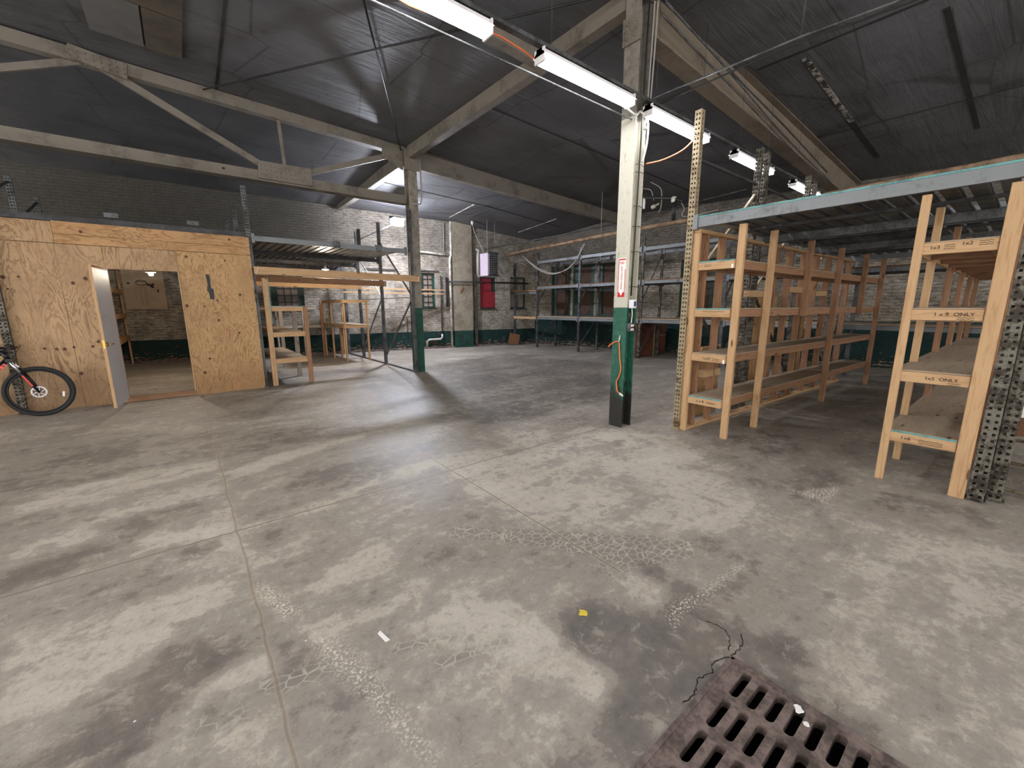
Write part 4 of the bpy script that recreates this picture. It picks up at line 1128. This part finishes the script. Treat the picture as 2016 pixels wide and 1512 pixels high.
for x, y in ((3.44, 11.66), (4.06, 11.66), (3.44, 13.75), (4.0, 13.75), (3.44, 12.9)): bxo(W_, 'leg', W_PINE, x, x+.045, y, y+.06, 0, 1.67 if y < 13 else 1.6)
for x, y in ((3.46, 12.2), (3.9, 13.6)): bxo(W_, 'leg', W_RED, x, x+.04, y, y+.04, 0, 1.0)
for z in (1.70, 1.02):
    s_ = bxo(W_, 'tier', W_SHELF, 3.40, 4.10, 11.6, 13.82, z-.015, z)
    bxo(s_, 'apron', W_PINE, 3.42, 4.10, 11.615, 11.655, z-.085, z-.016); bxo(s_, 'side_apron', W_PINE, 3.405, 3.435, 11.66, 13.8, z-.085, z-.016)
B_ = T('back_bench', 'pale two level bench against the brick wall under the left window', 'bench', (2.4, 13.9, 0))
for z in (.96, 1.50):
    bxo(B_, 'bench_top', W_GREY, 1.35, 3.38 if z < 1 else 3.3, 13.55, 14.0, z-.07, z)
for x in (1.4, 2.1, 2.8): bxo(B_, 'post', W_GREY if x > 2 else W_RED, x, x+.05, 13.56, 13.62, 0, 1.43)
bxo(B_, 'post', W_RED, 3.3, 3.36, 13.50, 13.545, 0, 1.7)
for z, lb in ((2.08, 'upper thin timber rail running along the brick wall past the small window'), (1.95, 'lower thin timber rail running along the brick wall past the small window')):
    b = MB(); b.box(3.9, 7.45, 13.15, 13.19, z-.02, z+.02); tag(b.build('timber_rail', W_PINE), lb, 'rail')
b = MB(); b.bar(Lx(8.76, .07, 0), Lx(8.76, .07, 2.6), .10, .09, LN); tag(b.build('timber_post', painted('blackened timber', srgb(72, 66, 60), srgb(48, 44, 40), 5)), 'blackened timber post on the wall between pilaster and red window', 'post')
b = MB(); b.bar(Lx(7.66, .07, 1.5), Lx(7.66, .07, 2.55), .07, .05, LN); tag(b.build('timber_post', M_BLACK), 'short black strip on the wall left of the drain pipe', 'strip')

# ------------------------------------------------------------------ services on the walls
def pipe(nm, pts, r_, mat, lb, cat='pipe', n=8):
    b = MB(); b.tube(smooth(pts) if cat in ('cable', 'cord') else pts, r_, n); return tag(b.build(nm, mat), lb, cat)
pipe('drain_pipe', [Lx(7.80, .07, 0), Lx(7.80, .07, 3.2), Lx(7.85, .07, 3.35), Lx(7.86, .07, 4.5)], .045, M_PIPEW, 'whitewashed drain pipe running up the wall beside the pilaster')
pipe('branch_pipe', [Lx(6.5, .1, 3.38), Lx(7.0, .1, 3.37), Lx(7.4, .1, 3.33), Lx(7.76, .1, 3.33)], .035, M_PIPEW, 'whitewashed horizontal pipe high on the wall joining the drain pipe')
pipe('black_pipe', [Lx(7.68, .22, 2.39), Lx(10.9, .22, 2.40)], .03, M_BLACK, 'straight black pipe crossing in front of the red window')
pipe('thin_pipe', [Lx(7.44, .07, 2.6), Lx(7.43, .07, .5)], .018, M_DKBEAM, 'thin dark pipe dropping down the wall to the white elbows')
pipe('elbow_pipe', [Lx(7.43, .07, .52), Lx(7.43, .08, .40), Lx(7.36, .08, .34), Lx(6.95, .08, .33), Lx(6.87, .08, .28), Lx(6.86, .08, .08)], .035, M_PIPEW, 'white plastic pipe with two elbows low on the green wall band')
pipe('thin_pipe', [Lx(8.58, .1, 4.2), Lx(8.6, .1, 1.0)], .012, M_CABLE, 'thin conduit running down the right edge of the pilaster')
pipe('thin_pipe', [Lx(7.62, .05, 4.4), Lx(7.6, .05, 3.45)], .015, M_CABLE, 'thin conduit left of the drain pipe near the ceiling')
pipe('rusty_pipe', [Lx(6.2, .06, 1.15), Lx(6.2, .06, .5)], .015, M_RUSTPANEL, 'short rusty pipe below the small green window')
b = MB(); b.bar(Lx(6.0, .04, .96), Lx(6.12, .04, .96), .04, .09); tag(b.build('outlet_box', M_WHITE), 'white outlet box on the brick wall below the small window', 'box')
b = MB(); b.bar(Lx(6.48, .03, 3.4), Lx(6.48, .03, 4.0), .06, .03, LN); tag(b.build('wall_bracket', M_DKBEAM), 'dark bracket high on the brick wall beside the truss column', 'bracket')
b = MB(); b.bar(Lx(8.15, .135, 2.02), Lx(8.28, .135, 2.2), .012, .05); tag(b.build('wood_scrap', W_DARK), 'brown strip of wood stuck at a slant on the pilaster', 'strip')
b = MB(); b.bar((10.0, 12.75, .28), (10.35, 12.55, .20), .03, .42); tag(b.build('plank_offcut', W_DARK), 'dark board leaning on the brick wall under the last left window', 'board')

H_ = T('unit_heater', 'lilac white hanging unit heater with louvred front near the back corner', 'heater', (8.71, 12.35, 2.55))
b = MB(); b.box(8.49, 8.93, 12.0, 12.62, 2.56, 3.33); b.build('casing', M_PINKISH, H_, bevel=.01)
b = MB(); b.box(8.51, 8.91, 11.985, 11.998, 2.60, 3.30); b.build('grille_back', M_BLACK, H_)
b = MB()
for i in range(9): z = 2.64+i*.075; b.box(8.515, 8.905, 11.955, 11.984, z, z+.03)
for i in range(5): x = 8.52+i*.09; b.box(x, x+.014, 11.945, 11.984, 2.6, 3.3)
b.build('louvre', M_BEAM, H_)
b = MB(); b.box(8.485, 8.935, 11.94, 11.99, 3.30, 3.36); b.box(8.485, 8.935, 11.94, 11.99, 2.54, 2.60); b.build('front_rim', M_RACK, H_)
b = MB()
for x, y in ((8.55, 12.1), (8.87, 12.1)): b.tube([(x, y, 3.33), (x, y, cz(x, y))], .008, 6)
b.build('hanger_rod', M_CABLE, H_)
b = MB(); b.tube([(8.42, 12.5, 2.6), (8.42, 12.5, 3.2), (8.5, 12.55, 3.45), (8.5, 12.7, 3.5)], .05, 10); b.build('flue', M_CABLE, H_)
pipe('heater_cable', [(8.28, 12.6, 4.33), (8.35, 12.55, 4.0), (8.5, 12.5, 3.7), (8.62, 12.4, 3.36)], .012, M_CABLE, 'cable sagging from the ceiling rose to the unit heater', 'cable', 6)
b = MB(); b.lathe((8.28, 12.6, 4.42), (0, 0, -1), [(.001, .14), (.03, .12), (.05, .06), (.05, 0)], 10); tag(b.build('ceiling_rose', M_PIPEW), 'small white ceiling fitting above the unit heater', 'fitting')

pipe('conduit', [(8.7, 12.45, 3.50), (9.2, 10.0, 3.61), (9.6, 7.55, 3.71), (10.0, 5.37, 3.965), (10.0, 4.3, 4.01)], .02, M_DKBEAM, 'straight grey conduit hung along the far wall under the ceiling', 'conduit')
pipe('lagged_pipe', [(9.85, 12.68, 3.41), (9.9, 10.2, 3.5), (10.0, 7.853, 3.561), (10.0, 5.0, 3.58), (10.0, 2.53, 3.603), (10.0, .417, 3.655), (10.0, -3, 3.7)], .055, M_PIPETAN, 'thick tan lagged pipe along the far wall above the racks')
b = MB(); b.lathe((10.0, 5.42, 3.58), (0, -1, 0), [(.055, 0), (.085, .01), (.085, .12), (.055, .13)], 12); tag(b.build('pipe_coupling', M_PIPEW), 'pale coupling on the tan lagged pipe behind the tall tan upright', 'fitting')
for i, (y, z) in enumerate(((8.5, 3.66), (5.9, 3.9))):
    pipe('hanger_rod', [(9.5, y-.6, cz(9.5, y)), (9.5, y-.6, z-.1)], .008, M_CABLE, ('rod hanging the conduit left of the near column', 'rod hanging the conduit right of the near column')[i], 'rod', 6)
for k, dy in enumerate((0, .05, -.04)):
    pipe('sagging_cable', [(10.15, 12.2+dy, 3.40), (10.2, 11.8, 3.137-.02*k), (10.2, 11.18, 2.811-.03*k), (10.2, 10.506, 2.632-.02*k), (10.2, 9.84, 2.717+.01*k), (10.2, 9.43, 3.026), (10.15, 9.09+dy, 3.44)], .012, M_CABLE, ('outermost', 'middle', 'innermost')[k]+' of the three cables sagging in front of the far rack', 'cable', 6)
# cluster of valves near the ceiling between the near column and tan upright
pipe('sprinkler_main', [(9, 6.4, 4.10), (9, 5.45, 3.90), (9, 5.2, 3.78)], .035, M_BLACK, 'black pipe with white elbow near the ceiling right of the near column')
pipe('sprinkler_drop', [(9, 5.40, 3.86), (9, 5.40, 3.42)], .045, M_BLACK, 'short black drop pipe under the white elbow right of the near column')
b = MB(); b.lathe((9, 5.42, 3.80), (0, 0, 1), [(.05, 0), (.06, .02), (.06, .11), (.03, .13), (.001, .13)], 10); tag(b.build('elbow_fitting', M_PIPEW), 'white elbow fitting on the black pipe right of the near column', 'fitting')
pipe('white_stub_pipe', [(9, 6.2, 4.08), (9, 6.2, 3.80)], .03, M_WHITE, 'short white stub pipe just right of the near column')
b = MB(); b.lathe((9, 5.95, 3.80), (0, -1, .3), [(.001, -.05), (.045, -.03), (.045, .05), (.02, .08), (.02, .16), (.001, .16)], 10); tag(b.build('valve', M_PIPEW), 'cream valve between the near column and the tan upright', 'valve')
pipe('looped_cable', [(9, 6.3, 4.28), (9, 6.05, 4.2), (9, 5.97, 4.05), (9, 5.94, 3.95)], .01, M_CABLE, 'upper looped cable right of the near column', 'cable', 5)
pipe('looped_cable', [(9, 6.05, 4.37), (9, 5.8, 4.2), (9, 5.74, 4.05), (9, 5.74, 3.75), (9, 5.8, 3.65)], .01, M_CABLE, 'longer looped cable reaching the conduit right of the near column', 'cable', 5)
pipe('looped_cable', [(9, 5.25, 3.78), (9, 5.16, 3.63), (9, 5.2, 3.49), (9, 5.0, 3.44), (9, 4.4, 3.47)], .01, M_CABLE, 'grey cable dipping beside the tan upright', 'cable', 5)

# conduit crossing from the near column to the right, with its rod
pipe('conduit', [(4.40, 3.05, 3.78), (4.5, 1.6, 3.80), (4.62, .94, 3.81), (4.9, -2, 3.85)], .010, M_RACK, 'steel conduit running from the near column to the upper right', 'conduit')
pipe('conduit', [(4.42, 3.03, 3.70), (4.52, 1.6, 3.77), (4.64, .94, 3.78), (4.92, -2, 3.82)], .008, M_CABLEB, 'thin black cable slung under the upper right conduit', 'cable')
pipe('hanger_rod', [(4.5, 1.6, cz(4.5, 1.6)), (4.5, 1.6, 3.80)], .008, M_BLACK, 'black rod holding the upper right conduit', 'rod', 6)
for k, (y, z0) in enumerate(((2.90, 4.66), (2.93, 4.56), (2.96, 4.75))):
    pipe('girder_cable', [(4.4, y, z0), (5.7, y-.02, z0-.18), (8.1, y, z0-.50+.06*k), (10.4, y, z0-.72+.04*k)], .010 if k < 2 else .014, M_RACK, ('lower', 'middle', 'thick upper')[k]+' cable running along the brown grey girder', 'cable', 6)
pipe('hung_wire', [(3.0, 3.3, 4.9), (2.99, 3.3, 4.55), (3.0, 3.3, 4.5)], .01, M_CABLE, 'short wire dangling from the ceiling', 'wire', 5)
pipe('conduit', [(4.46, 8.8, 4.72), (4.46, 8.8, 3.85), (4.43, 8.8, 3.74), (4.36, 8.8, 3.72), (4.2, 8.82, 3.72)], .016, M_CABLE, 'bent conduit beside the head of the truss column', 'conduit')

# ------------------------------------------------------------------ things on the near column
sg = T('extinguisher_sign', 'red and white fire extinguisher arrow sign on the near column', 'sign', (4.148, 3.11, 1.83))
b = MB(); b.bar((4.1475, 3.11, 1.61), (4.1475, 3.11, 2.06), .105, .003, (-1, 0, 0)); b.build('plate', M_PAPER, sg)
b = MB()
for y0, y1, z0, z1 in ((3.152, 3.160, 1.66, 2.04), (3.060, 3.068, 1.66, 1.93), (3.060, 3.160, 1.61, 1.665), (3.06, 3.155, 2.035, 2.05)): b.box(4.1445, 4.1458, y0, y1, z0, z1)
b.build('border', M_REDINK, sg)
b = MB(); b.prism([(3.072, 1.69), (3.148, 1.69), (3.11, 1.622)], (4.1425, 0, 0), (0, 1, 0), (0, 0, 1), (.0015, 0, 0)); b.build('arrow_head', M_PAPER, sg)
text_mesh('lettering', 'FIRE', .036, (4.1445, 3.11, 2.0), (0, -1, 0), (0, 0, 1), M_REDINK, sg, 1.05)
for i, ch in enumerate('EXTINGUISHER'):
    text_mesh('lettering', ch, .028, (4.1445, 3.11, 1.955-.0225*i), (0, -1, 0), (0, 0, 1), M_REDINK, sg, 1.2)
th = T('timer_box', 'white timer with blue display on the near column', 'timer', (4.24, 3.0, 1.53))
b = MB(); b.box(4.18, 4.25, 2.955, 3.018, 1.475, 1.575); b.build('case', M_WHITE, th, bevel=.006)
b = MB(); b.box(4.195, 4.235, 2.952, 2.9555, 1.50, 1.555); b.build('display', M_BLUELCD, th)
ob = T('outlet_box', 'grey four socket outlet box below the timer on the near column', 'outlet', (4.2, 3.0, 1.25))
b = MB(); b.box(4.165, 4.235, 2.965, 3.018, 1.20, 1.30); b.build('case', M_RACK, ob, bevel=.004)
b = MB()
for x in (4.184, 4.216):
    for z in (1.225, 1.272): b.lathe((x, 2.966, z), (0, -1, 0), [(.014, 0), (.014, .003), (.001, .003)], 12)
b.build('socket', M_PAPER, ob)
pipe('cord', [(4.21, 2.99, 1.47), (4.215, 2.985, 1.40), (4.20, 2.985, 1.30)], .006, M_CABLEW, 'white cord between the timer and the outlet box', 'cord', 6)
pipe('cord', [(4.17, 3.0, 1.42), (4.22, 2.99, 1.33), (4.30, 2.99, 1.24), (4.34, 3.0, 1.18), (4.35, 3.0, 1.12)], .008, M_RUSTPANEL, 'reddish cord curving behind the outlet box on the near column', 'cord', 6)
pipe('extension_cord', [(4.13, 3.24, 1.0), (4.12, 3.23, 1.02), (4.13, 3.17, 1.06), (4.13, 3.10, 1.075), (4.13, 3.085, 1.0), (4.13, 3.07, .86), (4.13, 3.05, .74), (4.13, 3.075, .64), (4.13, 3.105, .58), (4.13, 3.09, .47), (4.13, 3.06, .445), (4.13, 3.035, .43)], .008, M_ORANGE, 'orange extension cord hanging down the green foot of the near column', 'cord', 6)
b = MB(); b.tube([(4.13, 3.05, .44), (4.13, 3.015, .42)], .014, 8); b.tube([(4.13, 3.015, .42), (4.13, 3.0, .412)], .010, 6); tag(b.build('cord_plug', M_CABLEW), 'plug end of the orange extension cord near the column foot', 'plug')
b = MB(); b.tube([(4.14, 3.09, 1.15), (4.12, 3.085, 1.10), (4.118, 3.09, 1.07)], .008, 6); tag(b.build('hook', M_PIPEW), 'small pale hook holding the orange cord on the green column foot', 'hook')
pipe('orange_flex', [(4.36, 3.0, 3.10), (4.68, 3.0, 3.204), (5.0, 2.95, 3.36), (5.16, 2.9, 3.50)], .009, M_ORANGE, 'orange flex stretched from the near column to the third tube light', 'cord', 6)
pipe('white_flex', [(3.8, 2.9, 3.50), (3.95, 2.88, 3.46), (4.12, 2.95, 3.56), (4.25, 2.98, 3.58), (4.32, 2.98, 3.50), (4.33, 2.99, 3.30), (4.28, 3.0, 3.1)], .011, M_CABLEW, 'thick white flex looping round the near column at lamp height', 'cable', 6)
for k, (x, m_, lb) in enumerate(((4.25, M_CABLEB, 'black cable running down the open side of the near column'), (4.31, M_CABLE, 'grey cable running down the open side of the near column'), (4.34, M_CABLE, 'outer grey cable beside the near column'))):
    pipe('column_cable', [(x+.02, 3.0-.02*k, 4.85), (x, 3.0-.02*k, 4.2), (x-.01, 3.0-.01*k, 3.6), (x-.03*(k == 0), 3.02, 1.62 if k == 0 else 3.45)], .009, m_, lb, 'cable', 6)
for i, z in enumerate((3.06, 2.98, 2.62, 2.40, 2.12, 1.72)):
    b = MB(); b.tube([(4.17, 3.01, z), (4.25, 2.99, z+.01), (4.33, 3.01, z+.005)], .004, 5)
    tag(b.build('wire_tie', M_BLACK), ('topmost wire tie on the near column, at the orange flex', 'second wire tie from the top on the near column', 'third wire tie from the top on the near column', 'wire tie on the near column well above the red sign', 'wire tie on the near column level with the top of the red sign', 'lowest wire tie on the near column, just above the timer')[i], 'wire tie', 'wire ties on the near column')

# ------------------------------------------------------------------ far wall bits and right edge
rb = T('rusty_bin', 'rust brown steel bin under the far rack seen past the near column', 'bin', (11.3, 7.3, 0))
b = MB(); b.box(10.36, 11.9, 7.14, 7.6, .02, .98); b.build('body', M_RUSTPANEL, rb)
b = MB(); b.box(11.22, 11.27, 7.10, 7.14, .0, 1.0); b.box(11.3, 11.88, 7.12, 7.14, .6, .62); b.build('frame_strip', M_TANPOST, rb)

tl = T('steel_trolley', 'low dark tube frame trolley carrying boards at the right edge of the view', 'trolley', (5.4, -.4, 0))
b = MB()
for z in (.05, .27):
    b.tube([(5.0, .02-.03, z), (5.0, -.9, z), (5.9, -.9, z), (5.9, -.01, z), (5.0, -.01, z)], .014, 6)
b.build('tube_frame', M_TANPOST, tl)
for x, y in ((5.02, -.02), (5.02, -.88), (5.88, -.02), (5.88, -.88)):
    b = MB(); b.bar((x, y, 0), (x, y, .5), .03, .03); b.build('leg', M_DKBEAM, tl)
b = MB(); b.box(4.98, 5.92, -.92, .0, .5, .64); b.build('tray', W_DARK, tl)
b = MB(); b.box(5.0, 5.9, -.9, -.02, .642, .84); tag(b.build('foam_block', M_PAPER), 'white block lying on the trolley at the right edge', 'block')
b = MB()
rd = random.Random(4)
G = [[(5.1+i*.08, -.75+j*.09, .30+rd.random()*.13*(0 < i < 8 and 0 < j < 7)) for j in range(8)] for i in range(9)]
for i in range(8):
    for j in range(7): b.face([G[i][j], G[i+1][j], G[i+1][j+1], G[i][j+1]])
o = b.build('plastic_wrap', M_PLASTIC); tag(o, 'crumpled clear plastic wrap on the lower rails of the trolley', 'plastic wrap')
so = o.modifiers.new('t', 'SOLIDIFY'); so.thickness = .004

# ------------------------------------------------------------------ bicycle
BK = T('mountain_bike', 'black mountain bike with coral fork stripes leaning on the plywood wall', 'bicycle', (-1.70, 8.5, 0))
BY = 8.52; RW_ = .352
def wheel(cx, nm):
    c = (cx, BY, RW_)
    b = MB()
    b.torus(c, (0, 1, 0), RW_-.026, [(.026*math.cos(a*math.pi/5), .026*math.sin(a*math.pi/5)) for a in range(10)], 56)
    wv = b.build(nm, M_RUBBER, BK)
    b = MB(); b.torus(c, (0, 1, 0), RW_-.062, [(.012, -.011), (.012, .011), (-.006, .009), (-.006, -.009)], 56); b.build('rim', M_BIKEBLK, wv)
    b = MB()
    for k in range(28):
        a = k*2*math.pi/28; s_ = 1 if k % 2 else -1
        b.tube([(cx+.02*math.cos(a+.9*s_), BY+.025*s_, RW_+.02*math.sin(a+.9*s_)), (cx+(RW_-.066)*math.cos(a), BY, RW_+(RW_-.066)*math.sin(a))], .0011, 4)
    b.build('spokes', M_CABLE, wv)
    b = MB(); b.lathe((cx, BY-.05, RW_), (0, 1, 0), [(.001, 0), (.012, 0), (.018, .02), (.012, .05), (.018, .08), (.012, .10), (.001, .10)], 14); b.build('hub', M_BIKEBLK, wv)
    b = MB()
    for k in range(20):
        a = k*2*math.pi/20; a2 = a+.21
        for r0, r1 in ((.060, .080),):
            b.bar((cx+.071*math.cos(a), BY-.045, RW_+.071*math.sin(a)), (cx+.071*math.cos(a2+.12), BY-.045, RW_+.071*math.sin(a2+.12)), .002, .018, (math.cos(a), 0, math.sin(a)))
    for k in range(6):
        a = k*math.pi/3; b.bar((cx+.018*math.cos(a), BY-.045, RW_+.018*math.sin(a)), (cx+.064*math.cos(a+.4), BY-.045, RW_+.064*math.sin(a+.4)), .002, .009)
    b.build('brake_disc', M_CHROME, wv)
    return wv
wf_ = wheel(-1.68, 'front_wheel'); wr_ = wheel(-2.80, 'rear_wheel')
b = MB(); b.bar((-1.68+.225, BY, RW_-.03), (-1.68+.215, BY, RW_-.10), .006, .022, (1, 0, 0)); b.build('reflector', M_PAPER, wf_)
HX, HZ = -1.885, .80          # fork crown
ax = Vector((-1.68, BY, RW_)); cr = Vector((HX, BY, HZ)); dr = (cr-ax).normalized()
b = MB()
for s_ in (-1, 1):
    o_ = Vector((0, s_*.058, 0)); b.tube([ax+o_, ax+o_+dr*.16, ax+o_+dr*.31], .017, 8, True, [.012, .018, .020])
b.tube([ax+dr*.31+Vector((0, -.058, 0)), ax+dr*.37+Vector((.02, 0, 0)), ax+dr*.31+Vector((0, .058, 0))], .016, 8)
b.build('fork_lowers', M_BIKEBLK, BK)
b = MB()
for s_ in (-1, 1): b.bar(ax+dr*.12+Vector((0, s_*.078, 0)), ax+dr*.27+Vector((0, s_*.078, 0)), .004, .016, (0, 1, 0)); 
b.bar(ax+dr*.10+Vector((-.0, -.074, 0)), ax+dr*.27+Vector((0, -.0795, 0)), .018, .006, (0, 1, 0))
b.build('fork_stripe', M_BIKERED, BK)
b = MB()
for s_ in (-1, 1): b.tube([ax+dr*.31+Vector((0, s_*.058, 0)), cr+Vector((0, s_*.058, 0))], .015, 8)
b.build('stanchion', M_CHROME, BK)
b = MB(); b.box(HX-.03, HX+.03, BY-.08, BY+.08, HZ-.01, HZ+.03); b.build('fork_crown', M_BIKEBLK, BK)
ht = cr+dr*.13
b = MB()
b.tube([cr+dr*.02, ht], .028, 10)
seat_t = Vector((-2.50, BY, .84)); bb = Vector((-2.38, BY, .31)); ra = Vector((-2.80, BY, RW_))
b.tube([ht-dr*.02, Vector((-2.15, BY, .86)), seat_t], .020, 8)
b.tube([seat_t+Vector((-.03, 0, .06)), bb], .018, 8)
for s_ in (-1, 1):
    b.tube([seat_t, ra+Vector((0, s_*.06, 0))], .010, 6); b.tube([bb, ra+Vector((0, s_*.06, 0))], .012, 6)
b.tube([cr+dr*.03, bb], .030, 10)
b.build('frame', M_BIKEBLK, BK)
b = MB(); dd = (bb-cr).normalized(); b.bar(cr+dd*.06+Vector((0, -.031, 0)), cr+dd*.40+Vector((0, -.031, 0)), .036, .004, (0, 1, 0)); tag(b.build('frame_panel', M_BIKERED, BK), 'coral panel on the down tube')
b = MB(); b.bar(ht+Vector((-.10, -.021, -.012)), ht+Vector((-.22, -.021, -.014)), .016, .004, (0, 1, 0)); b.build('top_tube_stripe', M_BIKERED, BK)
b = MB()
for i in range(6): p = cr+dd*(.09+.05*i)+Vector((0, -.034, 0)); b.bar(p-dd.cross(Vector((0, 1, 0)))*.012, p+dd.cross(Vector((0, 1, 0)))*.012, .012, .002, (0, 1, 0))
b.build('frame_lettering', M_BIKEBLK, BK)
st = ht+dr*.05
b = MB(); b.tube([ht, st, st+Vector((.07, 0, .01))], .017, 8)
hb_ = st+Vector((.07, 0, .01))
b.tube([hb_+Vector((-.05, -.34, .03)), hb_+Vector((-.01, -.15, .015)), hb_, hb_+Vector((-.01, .15, .015)), hb_+Vector((-.05, .33, .03))], .015, 8)
b.build('handlebar', M_BIKEBLK, BK)
for s_ in (-1, 1):
    b = MB(); b.tube([hb_+Vector((-.035, s_*.22, .022)), hb_+Vector((-.05, s_*.33, .03))], .017, 8); b.build('grip', M_RUBBER, BK)
    b = MB(); b.tube([hb_+Vector((-.01, s_*.18, .01)), hb_+Vector((.04, s_*.2, -.01)), hb_+Vector((.045, s_*.31, -.02))], .008, 6)
    b.lathe(hb_+Vector((.01, s_*.17, -.01)), (0, 0, -1), [(.001, -.03), (.03, -.02), (.03, .02), (.001, .03)], 10)
    b.build('brake_lever', M_BIKEBLK, BK)
b = MB()
b.tube([hb_+Vector((.04, -.18, -.01)), hb_+Vector((.10, -.08, .0)), hb_+Vector((.07, -.04, -.12)), cr+Vector((.04, -.05, -.05)), ax+Vector((.0, -.075, .07))], .0025, 5)
b.tube([hb_+Vector((.04, .18, -.01)), hb_+Vector((.12, .05, .03)), hb_+Vector((.06, -.03, -.10)), cr+Vector((-.05, -.03, .06))], .0025, 5)
b.build('brake_hose', M_CABLEB, BK)
b = MB(); b.tube([seat_t, seat_t+Vector((-.04, 0, .14))], .014, 8); b.build('seat_post', M_BIKEBLK, BK)
b = MB(); sp = seat_t+Vector((-.04, 0, .16)); b.tube([sp+Vector((.15, 0, 0)), sp+Vector((.05, 0, 0)), sp+Vector((-.08, 0, .01)), sp+Vector((-.13, 0, .01))], .04, 10, True, [.015, .03, .06, .065]); b.build('saddle', M_RUBBER, BK)
b = MB(); b.torus(bb, (0, 1, 0), .075, [(.006, -.045), (.006, -.04), (-.006, -.04), (-.006, -.045)], 30); b.bar(bb+Vector((0, -.06, 0)), bb+Vector((.10, -.06, -.13)), .012, .02); b.bar(bb+Vector((0, .06, 0)), bb+Vector((-.10, .06, .13)), .012, .02); b.build('crankset', M_BIKEBLK, BK)
